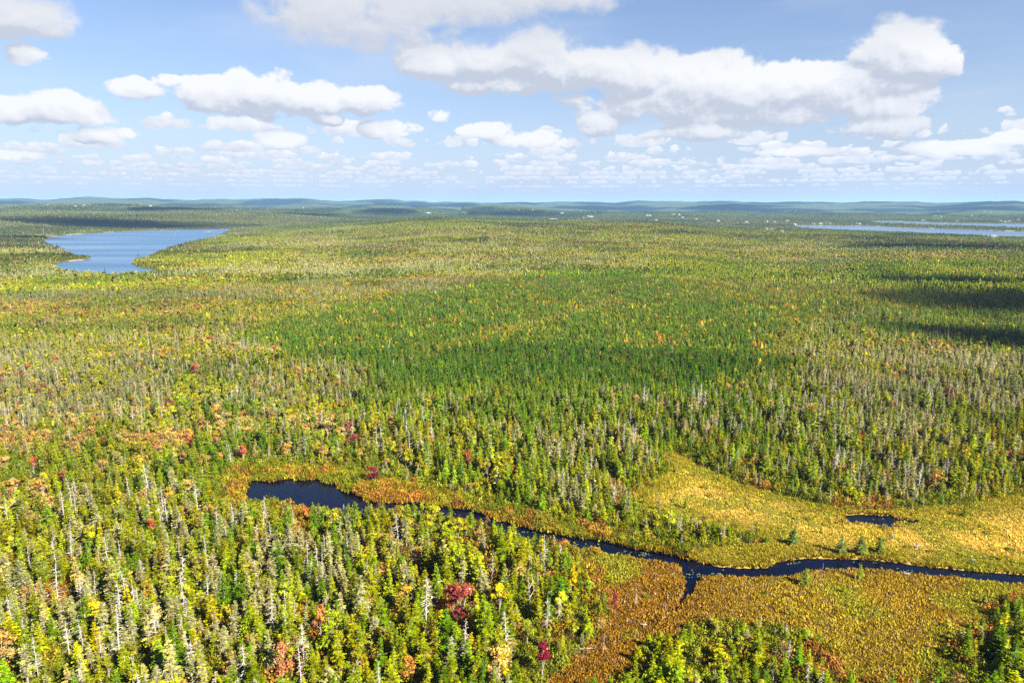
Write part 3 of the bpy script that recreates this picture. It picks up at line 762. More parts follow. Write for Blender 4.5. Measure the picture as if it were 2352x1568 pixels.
KINDS = ['green', 'olive', 'pale', 'dead', 'orange', 'yellow', 'larch', 'red']
BASE = dict(green=(.095, .180, .008), olive=(.235, .245, .012), pale=(.275, .262, .065), dead=(1, 1, 1), orange=(.33, .215, .060), yellow=(.265, .258, .018), larch=(.240, .278, .014), red=(.25, .070, .040))
SHAPE = dict(green='spruce', olive='spruce', pale='pale', dead='dead', orange='maple', yellow='birch', larch='larch', red='maple')
THING = dict(green='spruce_tree', olive='spruce_tree', pale='spruce_tree', dead='dead_tree', orange='maple_tree', yellow='birch_tree', larch='larch_tree', red='maple_tree')

def jitter_grid(r0, r1, step, azm=46.0):
    x = np.arange(-r1 * math.sin(R(azm)), r1 * math.sin(R(azm)), step); y = np.arange(r0 * math.cos(R(azm)) * .9, r1, step)
    X_, Y_ = np.meshgrid(x, y); X_ = X_ + (np.arange(X_.shape[0])[:, None] % 2) * step * .5
    X_ = X_.ravel() + rng.uniform(-.48, .48, X_.size) * step; Y_ = Y_.ravel() + rng.uniform(-.48, .48, Y_.size) * step
    r = np.hypot(X_, Y_); m = (r >= r0) & (r < r1) & (np.abs(np.arctan2(X_, Y_)) < R(azm))
    return X_[m], Y_[m]

HOUSE_PX = [(1761, 510), (1778, 511), (1808, 508), (1825, 517), (1868, 516), (1885, 516), (1971, 516), (2155, 485), (2148, 498), (2160, 499), (2261, 488), (2275, 490), (2298, 510), (2308, 511), (2318, 510), (2198, 509),
            (1735, 479), (1693, 476), (1630, 487), (1760, 528), (1772, 529), (1796, 534), (2281, 545), (927, 488), (984, 490), (1191, 484), (1224, 483), (1291, 491), (1277, 505), (1268, 505), (1351, 498), (1358, 499), (1417, 477),
            (1487, 496), (1493, 497), (1507, 507), (1547, 493), (1560, 494), (1568, 501), (110, 473), (173, 475), (193, 474), (697, 478), (345, 474), (1340, 501), (1600, 505), (1650, 509), (1715, 512), (1905, 515), (2232, 497), (2120, 508), (2338, 506)]
HOUSES = [survey(px, py) for px, py in HOUSE_PX]
HX = np.array([(h[0], h[1]) for h in HOUSES])

zones = [(92, 265, 2.3, 0), (265, 420, 2.1, 0), (420, 800, 2.15, 1), (800, 1500, 3.1, 2), (1500, 3000, 5.2, 2), (3000, 6500, 11.0, 2)]
ALL = {k: [] for k in KINDS}      # rows: x y z h lod tint3 
SH = []
for (r0, r1, st, lod) in zones:
    x, y = jitter_grid(r0, r1, st)
    wd = water_sd(x, y)
    m = wd > (1.2 if r1 <= 420 else 5.0)
    x, y, wd = x[m], y[m], wd[m]
    Gm, stand = growth(x, y)
    n = len(x)
    keep = np.ones(n, bool)
    # the dense young stand keeps every cell; the open woods lose some to gaps
    gaps = fbm(x / 9, y / 9, 3)
    keep &= rng.random(n) < np.where(Gm[:, 9] < .88, 1.0, .92 - .55 * sst(.52, .68, gaps))
    open_ = np.zeros(n)
    if r1 <= 420:
        inb = inside(x, y, BOG_GOLD) | inside(x, y, BOG_BROWN) | inside(x, y, BOG_FRINGE)
        open_ = inb.astype(float)
        edge = np.minimum(seg_dist(x, y, BOG_GOLD), seg_dist(x, y, BOG_BROWN))
        pb = np.where(inb, .008 + .20 * np.exp(-edge / 4.0), 1.0)
        keep &= rng.random(n) < pb
    for hx, hy in HX:
        rh = math.hypot(hx, hy)
        if r0 - 200 < rh < r1 + 300:
            ux, uy = hx / rh, hy / rh; al = (x - hx) * ux + (y - hy) * uy; ac = -(x - hx) * uy + (y - hy) * ux
            keep &= ~((al < 18) & (al > -rh * .045 - 30) & (np.abs(ac) < 13))
    x, y, wd, Gm, open_, stand = x[keep], y[keep], wd[keep], Gm[keep], open_[keep], stand[keep]
    n = len(x)
    z, _ = land_height(x, y); z = np.maximum(z, .1)
    w = Gm[:, :8].copy()
    w[:, 2] += w[:, 3] * .25; w[:, 2] *= .8; w[:, 1] *= 1.1; w[:, 3] *= .85; w[:, 5] += w[:, 4] * .2 + .015; w[:, 4] *= .5; w[:, 7] *= .35
    # kinds come in clumps
    for k, (s_, amt) in enumerate([(30, .9), (22, .7), (17, 1.3), (15, 1.0), (13, 2.2), (14, 1.8), (15, .5), (12, 2.0)]):
        s_ = s_ * (1 + r0 / 600)
        f_ = fbm(x / s_ + 13 * k, y / s_ + 7 * k, 2)
        f2_ = fbm(x / (s_ * 4.5) + 31 * k, y / (s_ * 3.2) + 3 * k, 2)
        w[:, k] *= np.exp(((f_ - .5) * 6 * amt * .6 + (f2_ - .5) * (2.5 if k == 3 else 7) * (r0 > 260)) * (1 - stand))
    cw = np.cumsum(w, 1); u_ = rng.random(n) * cw[:, -1]; kk = (u_[:, None] > cw).sum(1)
    size = Gm[:, 8] * (.80 + .40 * fbm(x / 25 + 3, y / 25, 2)) * np.clip(rng.normal(1, .20, n), .45, 1.6)
    q_ = rng.random(n); size[q_ < .04] *= 1.3; size[q_ > .80] *= .62
    bedge = np.full(n, 99.0)
    if r1 <= 420: bedge = np.minimum(np.minimum(seg_dist(x, y, BOG_GOLD), seg_dist(x, y, BOG_BROWN)), seg_dist(x, y, BOG_FRINGE))
    size *= np.where(open_ > 0, .42, .50 + .50 * sst(0, 11, bedge)) * (.50 + .50 * sst(1, 14, wd))
    br = np.exp(rng.normal(0, .22, n)) * (.85 + .3 * fbm(x / 40, y / 40 + 9, 2))
    for k, nm in enumerate(KINDS):
        q = kk == k
        if not q.any(): continue
        c = np.array(BASE[nm])[None] * br[q][:, None]
        hs = rng.normal(0, .12, q.sum())
        c = c * np.stack([1 + hs, 1 + hs * .0, 1 - hs * .5], 1)
        if nm == 'green':
            st_ = stand[q][:, None]; c = c * (1 - st_) * np.array([1.35, 1.08, 1.2]) + c * st_ * np.array([.80, .88, .9])
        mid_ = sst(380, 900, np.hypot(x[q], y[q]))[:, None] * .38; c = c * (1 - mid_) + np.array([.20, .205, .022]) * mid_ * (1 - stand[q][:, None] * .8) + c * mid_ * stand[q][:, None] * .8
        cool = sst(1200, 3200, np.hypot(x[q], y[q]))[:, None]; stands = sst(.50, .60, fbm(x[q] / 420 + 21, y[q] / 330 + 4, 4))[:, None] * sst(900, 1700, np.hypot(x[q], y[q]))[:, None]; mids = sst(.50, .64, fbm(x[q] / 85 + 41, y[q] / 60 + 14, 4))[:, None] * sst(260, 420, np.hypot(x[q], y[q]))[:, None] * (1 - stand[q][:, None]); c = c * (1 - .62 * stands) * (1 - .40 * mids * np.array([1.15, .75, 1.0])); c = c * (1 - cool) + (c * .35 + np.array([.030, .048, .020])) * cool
        if nm == 'dead': h = 8.3 * size[q] * 1.05
        elif nm in ('orange', 'yellow', 'red'): h = 6.3 * size[q]
        else: h = 7.4 * size[q]
        if lod == 2 and r0 >= 3000: h = h * 1.25
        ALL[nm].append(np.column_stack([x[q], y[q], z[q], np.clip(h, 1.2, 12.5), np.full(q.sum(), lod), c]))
    # undergrowth
    if r1 <= 800:
        st2 = {265: 1.5, 420: 1.9, 800: 3.2}[r1]
        x2, y2 = jitter_grid(r0, r1, st2); wd2 = water_sd(x2, y2); m = wd2 > .5
        x2, y2 = x2[m], y2[m]
        inb = (inside(x2, y2, BOG_GOLD) | inside(x2, y2, BOG_BROWN)) if r1 <= 420 else np.zeros(len(x2), bool)
        m = ~inb | (rng.random(len(x2)) < .13 * sst(.42, .58, fbm(x2 / 12 + 44, y2 / 12, 3)) + .02)
        x2, y2, inb = x2[m], y2[m], inb[m]
        z2, _ = land_height(x2, y2)
        q = fbm(x2 / 11 + 2, y2 / 11, 3) + rng.normal(0, .10, len(x2))
        warm = sst(.52, .62, q)[:, None]; warm2 = sst(.62, .74, q)[:, None]
        c = np.array([.16, .175, .014]) * (1 - warm) + np.array([.26, .20, .020]) * warm
        c = c * (1 - warm2) + np.array([.30, .14, .030]) * warm2
        c = np.where(inb[:, None], np.array([.27, .26, .03]) + (rng.random(len(x2)) < .25)[:, None] * np.array([.10, .02, .01]) - (rng.random(len(x2)) < .3)[:, None] * np.array([.11, .06, .0]), c)
        c = c * np.exp(rng.normal(0, .22, len(x2)))[:, None]
        s2 = np.where(inb, rng.uniform(.35, .95, len(x2)), rng.uniform(.6, 1.7, len(x2))) * (1.0 if r1 < 700 else 1.5)
        SH.append(np.column_stack([x2, y2, z2, s2, np.full(len(x2), {265: 0, 420: 1, 800: 2}[r1]), c, inb]))
ALL = {k: np.concatenate(v) if v else np.zeros((0, 8)) for k, v in ALL.items()}
SH = np.concatenate(SH)

# ------------------------------------------------------------------ named single trees
def mk_tree(name, shape, var, x, y, z, h, tint, label, cat, group, parts, lean=None, width=1.0):
    me, pr = PROTO[shape][0][var % len(PROTO[shape][0])]
    s = h / 8.0
    rot = (lean[0], lean[1], U(0, 6.28)) if lean else (U(-.035, .035), U(-.035, .035), U(0, 6.28))
    if parts:
        root = bpy.data.objects.new(name, None); root.empty_display_size = .3; ROOT.objects.link(root)
        for nm, m_ in (('trunk', pr[0]), ('branches' if shape in ('dead', 'forked') else 'crown', pr[1])):
            p = link(nm, m_, root)
            if tint is not None: p['tint'] = [float(v) for v in tint]
    else:
        root = link(name, me)
        if tint is not None: root['tint'] = [float(v) for v in tint]
    root.location = (x, y, z - .05); root.rotation_euler = rot; root.scale = (s * width, s * width, s)
    return tag(root, label, cat, group)

def ground_at(x, y):
    z, _ = land_height(np.array([x]), np.array([y])); return float(max(z[0], .05))
# (photo foot x, y, kind, shape variant, height, width, tint, label, category)
HERO = [
 (1062, 1442, 'maple_tree', 'maple', 0, 10.8, 1.3, (.27, .060, .045), 'tall crimson maple, the largest red crown in the lower middle', 'maple tree', None),
 (1040, 1420, 'maple_tree', 'maple', 2, 8.6, 1.1, (.25, .06, .045), 'smaller crimson maple joined to the left side of the tall crimson maple', 'maple tree', None),
 (857, 1110, 'maple_tree', 'maple', 1, 6.2, 1.45, (.17, .014, .030), 'small round maroon maple on the far bank right of the pond', 'maple tree', None),
 (1247, 1560, 'maple_tree', 'maple', 3, 8.6, 1.0, (.20, .016, .030), 'maroon maple left of the brown bog near the lower edge', 'maple tree', None),
 (1411, 1418, 'maple_tree', 'maple', 4, 6.6, .42, (.26, .025, .035), 'thin crimson maple on a bare stem at the left edge of the brown bog', 'maple tree', None),
 (650, 1568, 'maple_tree', 'maple', 5, 9.2, .9, (.48, .20, .085), 'broad salmon orange maple near the lower edge left of the middle', 'maple tree', None),
 (738, 1468, 'maple_tree', 'maple', 0, 8.4, .8, (.44, .17, .06), 'orange brown maple up and right of the broad salmon one', 'maple tree', None),
 (945, 1590, 'maple_tree', 'maple', 2, 8.0, .8, (.46, .22, .04), 'orange maple at the bottom edge left of the maroon maple', 'maple tree', None),
 (930, 1420, 'birch_tree', 'birch', 1, 8.6, 1.2, (.42, .27, .03), 'golden yellow birch standing left of the tall crimson maple', 'birch tree', None),
 (560, 1066, 'maple_tree', 'maple', 3, 7.6, 1.0, (.44, .10, .06), 'coral red maple above the left end of the pond', 'maple tree', None),
 (660, 1058, 'maple_tree', 'maple', 1, 7.2, 1.1, (.42, .24, .03), 'orange yellow maple above the middle of the pond', 'maple tree', None),
 (1076, 1085, 'maple_tree', 'maple', 4, 9.0, .6, (.42, .13, .04), 'orange topped maple in the spruces above the river bend', 'maple tree', None),
 (1120, 1110, 'birch_tree', 'birch', 3, 9.6, 1.0, (.30, .24, .035), 'slender olive birch right of the orange topped maple', 'birch tree', None),
 (82, 1090, 'maple_tree', 'maple', 5, 6.6, .9, (.42, .05, .04), 'red maple close to the left edge above the pond level', 'maple tree', None),
 (450, 870, 'maple_tree', 'maple', 0, 8.5, .95, (.38, .07, .05), 'rose red maple standing alone in the olive woods on the left', 'maple tree', None),
 (1000, 935, 'maple_tree', 'maple', 2, 6.2, .9, (.46, .15, .05), 'coral maple at the lower border of the dark young spruces', 'maple tree', None),
 (350, 1230, 'maple_tree', 'maple', 1, 5.4, .9, (.48, .13, .06), 'coral maple in the pale conifers left of the pond', 'maple tree', None),
 (915, 1178, 'shrub', 'maple', 3, 2.8, 1.3, (.36, .13, .04), 'rusty round bush hanging over the narrow water right of the pond', 'shrub', None),
 (870, 1165, 'shrub', 'maple', 4, 1.8, 1.6, (.22, .06, .06), 'low dull purple bush at the right tip of the pond', 'shrub', None),
 (1120, 1200, 'shrub', 'maple', 5, 2.4, 1.3, (.30, .12, .04), 'russet bush on the near bank where the river bends', 'shrub', None),
 (700, 1196, 'maple_tree', 'maple', 0, 4.6, 1.0, (.46, .13, .04), 'bright orange red maple on the near shore of the pond', 'maple tree', None),
 (735, 1215, 'spruce_tree', 'spruce', 1, 7.6, 1.25, (.16, .22, .03), 'light green fir with two leaders on the near shore of the pond', 'fir tree', None),
 (760, 1225, 'spruce_tree', 'spruce', 3, 6.6, 1.5, (.17, .23, .03), 'broad light green fir right beside the two leader fir', 'fir tree', None),
 (1975, 1337, 'larch_tree', 'larch', 0, 4.4, 1.0, (.24, .28, .03), 'green larch standing at the water edge on the near bank', 'larch tree', None),
 (1848, 1350, 'larch_tree', 'larch', 2, 4.8, 1.4, (.22, .26, .035), 'bushy green larch beside two white poles on the near bank', 'larch tree', None),
 (1884, 1356, 'dead_tree', 'dead', 0, 5.6, .6, None, 'taller white dead pole at the river edge', 'dead tree', None),
 (1889, 1312, 'dead_tree', 'dead', 1, 2.6, .6, None, 'shorter white dead pole right by the river', 'dead tree', None),
 (1217, 1405, 'dead_tree', 'forked', 0, 8.2, 1.0, None, 'white forked dead tree right of the crimson maple', 'dead tree', None),
 (1130, 1345, 'dead_tree', 'dead', 2, 9.0, .8, None, 'tall white snag behind the crimson maple on its right', 'dead tree', None),
 (20, 1215, 'dead_tree', 'forked', 1, 9.5, 1.0, None, 'white forked snag at the left edge level with the pond', 'dead tree', None),
 (1460, 1395, 'dead_tree', 'dead', 4, 4.6, 1.3, None, 'shaggy grey dead tree on the left edge of the brown bog', 'dead tree', None),
 (1385, 1505, 'dead_tree', 'dead', 5, 5.0, .7, None, 'crooked white snag alone in the brown bog', 'dead tree', None),
 (1820, 1254, 'spruce_tree', 'spruce', 4, 5.0, 1.8, (.12, .17, .04), 'dark rounded spruce bush on the far bank of the river', 'spruce tree', None),
 (1930, 1274, 'spruce_tree', 'spruce', 5, 5.6, 1.5, (.15, .20, .05), 'leftmost of three green spruces on the far bank below the bog pond', 'spruce tree', None),
 (1975, 1276, 'spruce_tree', 'spruce', 6, 5.4, 1.7, (.15, .19, .04), 'middle one of three green spruces on the far bank below the bog pond', 'spruce tree', None),
 (2020, 1272, 'spruce_tree', 'spruce', 2, 5.0, 1.5, (.14, .20, .03), 'rightmost of three green spruces on the far bank below the bog pond', 'spruce tree', None),
 (2052, 1244, 'dead_tree', 'dead', 6, 3.0, 1.3, None, 'grey dead tree on the bank right of the three green spruces', 'dead tree', None),
 (1565, 1258, 'dead_tree', 'dead', 4, 4.2, 1.2, None, 'grey dead tree between the golden bog and the river', 'dead tree', None),
 (1450, 1080, 'dead_tree', 'dead', 0, 8.5, .7, None, 'white snag above the upper tip of the golden bog', 'dead tree', None),
 (90, 1565, 'dead_tree', 'dead', 1, 9.6, 1.0, None, 'tall grey snag near the lower left corner', 'dead tree', None),
]
hero_xy = []
for (px, py, nm, shp, var, h, wd_, tint, label, cat, grp) in HERO:
    fx, fy = flat([(px, py)])[0]
    hero_xy.append((fx, fy, h * .13 * (3 if shp in ('maple', 'birch') else 1.4)))
    mk_tree(nm, shp, var, fx, fy, ground_at(fx, fy), h, tint, label, cat, grp, True, width=wd_)
for k in ALL:
    A = ALL[k]
    for fx, fy, q in hero_xy:
        # clear the trees that would stand inside or right in front of the named ones
        r_ = math.hypot(fx, fy); ux, uy = fx / r_, fy / r_
        al = (A[:, 0] - fx) * ux + (A[:, 1] - fy) * uy; ac = -(A[:, 0] - fx) * uy + (A[:, 1] - fy) * ux
        A = A[~((al < q * .8) & (al > -q * 1.2 - 2.5) & (np.abs(ac) < q * .75))]
    ALL[k] = A

# ------------------------------------------------------------------ single trees for the 300 largest of each kind, the rest as masses
def place_words(x, y):
    px, py, _ = project(np.array([x]), np.array([y]), np.array([0.0])); px, py = float(px[0]), float(py[0])
    if py < 1230 and px < 530: return 'in the woods left of the pond'
    if py < 1180: return 'in the woods beyond the pond and river'
    if px > 2180: return 'in the lower right corner beside the brown bog'
    if px > 1650 and py > 1400: return 'in the sparse wood below the brown bog'
    if px > 1440 and py > 1400: return 'in the larch stand below the creek'
    if px > 1440: return 'beside the river bog'
    if px > 1150: return 'between the crimson maple and the brown bog'
    if px > 860: return 'around the crimson maple' if py > 1330 else 'on the near bank above the crimson maple'
    if px > 530: return 'in the woods below the pond' if py < 1400 else 'near the lower edge left of the crimson maple'
    if py > 1440: return 'in the lower left corner'
    if px < 240: return 'along the left edge below the pond level'
    return 'in the snag filled woods down left of the pond'
COLW = dict(green='dark green', olive='olive green', pale='pale lichen-grey', dead='bleached', orange='orange', yellow='yellow green', larch='bright yellow green', red='red')
CATW = dict(spruce_tree='spruce tree', dead_tree='dead tree', maple_tree='maple tree', birch_tree='birch tree', larch_tree='larch tree')
PL = dict(spruce_tree='spruce trees', dead_tree='dead trees', maple_tree='maples', birch_tree='birches', larch_tree='larches')
HN = {}
for hrow in HERO: HN[hrow[2]] = HN.get(hrow[2], 0) + 1
for thing in ['spruce_tree', 'dead_tree', 'maple_tree', 'birch_tree', 'larch_tree']:
    ks = [k for k in KINDS if THING[k] == thing]
    rows = []
    for k in ks:
        A = ALL[k]
        px, py, dep = project(A[:, 0], A[:, 1], A[:, 2] + A[:, 3] * .6)
        vis = (px > 8) & (px < 2344) & (py > 0) & (py < 1560)
        score = np.where(vis, A[:, 3] / dep, -1) * (1 if k != 'pale' else 1.0)
        for i in np.argsort(-score)[:300]:
            if score[i] > 0: rows.append((score[i], k, i))
    rows.sort(key=lambda r_: -r_[0]); rows = rows[:290 - HN.get(thing, 0)]
    drop = {k: set() for k in ks}
    hs = sorted(ALL[k][i, 3] for _, k, i in rows); h1, h2 = hs[len(hs) // 3], hs[2 * len(hs) // 3]
    for n_, (sc, k, i) in enumerate(rows):
        x, y, z, h, _, c0, c1, c2 = ALL[k][i]; drop[k].add(i)
        shp = SHAPE[k]; var = rr.randrange(len(PROTO[shp][0]))
        sz = 'short' if h < h1 else ('tall' if h > h2 else 'mid-sized')
        pw = place_words(x, y)
        kind_word = CATW[thing].replace(' tree', '') + ' tree' if thing != 'dead_tree' else 'dead tree'
        bw = ''
        if thing == 'dead_tree': bw = ''
        label = '%s %s%s %s %s' % (sz, bw, COLW[k], kind_word, pw)
        grp = '%s %s %s' % (COLW[k], PL[thing], pw)
        mk_tree(thing, shp, var, x, y, z, h, (c0, c1, c2), label, CATW[thing], grp, n_ < 130, width=U(1.05, 1.45))
    for k in ks: ALL[k] = np.delete(ALL[k], sorted(drop[k]), 0)

def mass(name, ks, label, cat):
    protos = []; P_, I_, T_, S_ = [], [], [], []
    for k in ks:
        shp = SHAPE[k]
        base = {}
        for l in (0, 1, 2):
            base[l] = len(protos); protos += [w[0] for w in PROTO[shp][l]]
        A = ALL[k]; l = A[:, 4].astype(int)
        nv = np.array([len(PROTO[shp][j]) for j in (0, 1, 2)])[l]; b0 = np.array([base[0], base[1], base[2]])[l]
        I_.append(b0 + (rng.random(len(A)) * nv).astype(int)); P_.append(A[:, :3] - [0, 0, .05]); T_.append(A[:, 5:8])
        s = A[:, 3] / 8; w = s * rng.uniform(1.05, 1.5, len(A)) * np.where(A[:, 3] < 4, 1.15, 1.0); w = np.where(l == 2, w * 1.08, w)
        S_.append(np.stack([w, w, s], 1))
    P_, I_, T_, S_ = map(np.concatenate, (P_, I_, T_, S_)); n = len(P_)
    rot = np.stack([rng.normal(0, .03, n), rng.normal(0, .03, n), rng.uniform(0, 6.28, n)], 1)
    return scatter(name, protos, P_, I_, rot, S_, T_, label, cat)
mass('spruce_forest', ['green', 'olive', 'pale'], 'endless spruce and fir forest of green, olive and lichen-grey crowns', 'forest')
mass('maple_woods', ['orange', 'red'], 'orange and red maples scattered through the forest to the far hills', 'woods')
mass('birch_woods', ['yellow'], 'yellow green birches scattered through the forest to the far hills', 'woods')
mass('snag_woods', ['dead'], 'bleached dead trunks scattered through the forest', 'dead woods')
mass('larch_woods', ['larch'], 'bright larches among the spruces beside the bog', 'woods')

# ------------------------------------------------------------------ shrubs in the open bog are things, the undergrowth is a mass
px, py, dep = project(SH[:, 0], SH[:, 1], SH[:, 2] + .5)
cand = np.where((SH[:, 8] > 0) & (px > 10) & (px < 2340) & (py < 1560))[0]
cand = cand[np.argsort(-(SH[cand, 3] / dep[cand]))][:280]
for i in cand:
    x, y, z, s, _, c0, c1, c2, _ = SH[i]
    o = link('shrub', SHRUB[0][rr.randrange(len(SHRUB[0]))]); o['tint'] = [float(c0), float(c1), float(c2)]
    o.location = (x, y, z - .03); o.rotation_euler = (0, 0, U(0, 6.28)); o.scale = (s, s, s * U(.8, 1.3))
    far_ = inside(np.array([x]), np.array([y]), BOG_GOLD)[0]
    where = 'in the golden bog beyond the river' if far_ else 'in the brown bog on the near side'
    tone = 'bright yellow' if c0 > .30 else ('yellow green' if c0 > .22 else 'dull olive')
    tag(o, '%s %s shrub %s' % ('large' if s > .8 else 'small', tone, where), 'shrub', '%s shrubs %s' % (tone, where))
SH = np.delete(SH, cand, 0)
lod_s = SH[:, 4].astype(int)
protos = SHRUB[0] + SHRUB[1] + SHRUB[2]
b0 = np.array([0, len(SHRUB[0]), len(SHRUB[0]) + len(SHRUB[1])])[lod_s]; nv = np.array([len(SHRUB[j]) for j in (0, 1, 2)])[lod_s]
n = len(SH)
scatter('undergrowth', protos, SH[:, :3], b0 + (rng.random(n) * nv).astype(int), np.stack([np.zeros(n), np.zeros(n), rng.uniform(0, 6.28, n)], 1),
        np.stack([SH[:, 3], SH[:, 3], SH[:, 3] * rng.uniform(.7, 1.3, n)], 1), SH[:, 5:8], 'low green, yellow and rusty undergrowth between the trees', 'undergrowth')

# bog grass and heath
x, y = jitter_grid(100, 345, .52, 44)
ig, ib, ifr = inside(x, y, BOG_GOLD), inside(x, y, BOG_BROWN), inside(x, y, BOG_FRINGE)
m = ig | ib | ifr; x, y, ig, ib, ifr = x[m], y[m], ig[m], ib[m], ifr[m]
wd = water_sd(x, y); m = wd > .15; x, y, ig, ib, ifr, wd = x[m], y[m], ig[m], ib[m], ifr[m], wd[m]
z, _ = land_height(x, y); m = z > -.02; x, y, ig, ib, ifr, wd, z = x[m], y[m], ig[m], ib[m], ifr[m], wd[m], z[m]
n = len(x)
q1 = fbm(x / 7, y / 7, 3); q2 = fbm(x / 24 + 4, y / 24, 3); q3 = rng.random(n)
gold = np.array([.60, .43, .095])[None] * (1 - sst(.45, .65, q1)[:, None]) + np.array([.50, .38, .055]) * sst(.45, .65, q1)[:, None]
# the gold fades to olive towards the river and the wood edge
edge = np.minimum(sst(2, 16, seg_dist(x, y, BOG_GOLD)), 1)[:, None]
gold = gold * edge + np.array([.30, .25, .025]) * (1 - edge)
brown = np.array([.235, .125, .018])[None] * (1 - sst(.45, .6, q2)[:, None]) + np.array([.26, .185, .022]) * sst(.45, .6, q2)[:, None]
px, py, _ = project(x, y, z); left_ = 1 - sst(1480, 1800, px)[:, None]
brown = brown * (1 - .6 * (1 - left_)) + np.array([.36, .26, .03]) * .6 * (1 - left_)
brown = np.where((q3 < .10)[:, None], np.array([.30, .19, .08]), brown)
fringe = np.array([.21, .165, .014])[None] * (1 - sst(.4, .62, q1)[:, None]) + np.array([.235, .150, .018]) * sst(.4, .62, q1)[:, None]
c = np.where(ig[:, None], gold, np.where(ib[:, None], brown, fringe))
bank = np.exp(-wd / 1.2)[:, None] * .7
c = c * (1 - bank) + np.array([.24, .13, .022]) * bank
tone = fbm(x / 16 + 90, y / 9 + 14, 4)
c = c * (.83 + .34 * tone)[:, None]
grn = sst(.56, .70, fbm(x / 13 + 33, y / 13 + 61, 3))[:, None] * .65; c = c * (1 - grn) + np.array([.25, .26, .025]) * grn
trail = (np.abs(fbm(x / 30 + 5, y / 30 + 77, 3) - .5) < .006); c[trail] *= .55
c = c * np.exp(rng.normal(0, .13, n))[:, None]
sc = rng.uniform(.5, 1.0, n) * np.where(ig, .8, 1.0) * (.8 + .5 * q1) * (1 + .7 * np.exp(-wd / .8)) * np.where(trail, .5, 1)
typ = np.where(ig & (rng.random(n) < .75), rng.integers(0, 4, n), rng.integers(4, 7, n))
scatter('bog_heath', TUSS, np.stack([x, y, z - .03], 1), typ, np.stack([np.zeros(n), np.zeros(n), rng.uniform(0, 6.28, n)], 1), np.stack([sc, sc, sc * .95], 1), c,
        'golden grass and brown heath covering the bog and river banks', 'bog grass')

# lily pads on the river
ml, t, o_ = material('lily_pad_leaf')
pb = t.node('ShaderNodeBsdfPrincipled'); pb.inputs['Roughness'].default_value = .6
t.l.new(t.attr('tint', 'INSTANCER'), pb.inputs['Base Color']); t.l.new(pb.outputs[0], o_.inputs[0])
def pad_mesh():
    vs = [(0, 0, 0)] + [(math.cos(a) * U(.9, 1.05), math.sin(a) * U(.9, 1.05), U(0, .03)) for a in [.3 + 5.7 * i / 9 for i in range(10)]]
    me = bpy.data.meshes.new('lily_pad_shape'); me.from_pydata(vs, [], [(0, i, i + 1) for i in range(1, 10)]); me.materials.append(ml); return me
spots = [(1480, 1271, 14, 30), (1540, 1300, 8, 12), (1605, 1322, 40, 30), (1640, 1317, 34, 26), (1580, 1318, 24, 20), (1690, 1305, 26, 16), (1815, 1292, 40, 26), (2000, 1291, 60, 24), (2090, 1312, 40, 26), (2190, 1322, 40, 8),
         (1300, 1242, 40, 26), (1200, 1222, 30, 16), (1040, 1180, 24, 16), (2010, 1308, 40, 20), (1440, 1268, 40, 22), (1350, 1252, 40, 20), (2030, 1190, 30, 10)]
lp = []
for (sx, sy, sw, k) in spots:
    for _ in range(k // 2):
        fx, fy = flat([(sx + rr.gauss(0, sw * .5), sy + rr.gauss(0, 2.5))])[0]; lp.append((fx, fy))
lp = np.array(lp); wd = water_sd(lp[:, 0], lp[:, 1]); lp = lp[wd < -.5]; n = len(lp)
c = np.array([.08, .11, .03])[None] * rng.uniform(.6, 1.6, n)[:, None] + rng.uniform(0, .05, n)[:, None]
s = rng.uniform(.10, .26, n)
scatter('lily_pads', [pad_mesh() for _ in range(3)], np.column_stack([lp, np.full(n, .012)]), rng.integers(0, 3, n), np.stack([np.zeros(n), np.zeros(n), rng.uniform(0, 6.28, n)], 1), np.stack([s, s, s], 1), c,
        'pale lily pads floating on the dark river', 'lily pads')

# ------------------------------------------------------------------ fallen logs, stumps
def log_mesh(L, r, stubs):
    g = Geo(); segs = 4; p = Vector((-L / 2, 0, r))
    for i in range(segs):
        q = Vector((-L / 2 + L * (i + 1) / segs, U(-.06, .06) * L, r * (1 - .12 * i))); g.tube(p, q, r * (1 - .2 * i), r * (1 - .2 * (i + 1)) + .01, 6, U(.4, 1), 0); p = q
    for _ in range(stubs):
        x = U(-.4, .4) * L; a = U(-1.2, 1.2); g.tube((x, 0, r), (x + U(-.3, .3), math.sin(a) * U(.5, 1.1), r + abs(math.cos(a)) * U(.4, 1.0)), .06, .02, 4, U(.5, 1), 0)
    return g.mesh('log_shape', [M_DEAD])
def root_mesh(s):
    g = Geo(); g.tube((0, 0, -.1), (.1, 0, .7 * s), .22 * s, .14 * s, 7, .8, 0)
    for i in range(9):
        a = 6.283 * i / 9 + U(-.2, .2); m_ = Vector((math.cos(a) * .6 * s, math.sin(a) * .6 * s, U(.35, .6) * s))
        g.tube((0, 0, .35 * s), m_, .10 * s, .06 * s, 4, U(.5, 1), 0); g.tube(m_, m_ + Vector((math.cos(a) * .5, math.sin(a) * .5, U(-.5, .5))) * s, .06 * s, .015, 4, U(.5, 1), 0)
    return g.mesh('stump_shape', [M_DEAD])
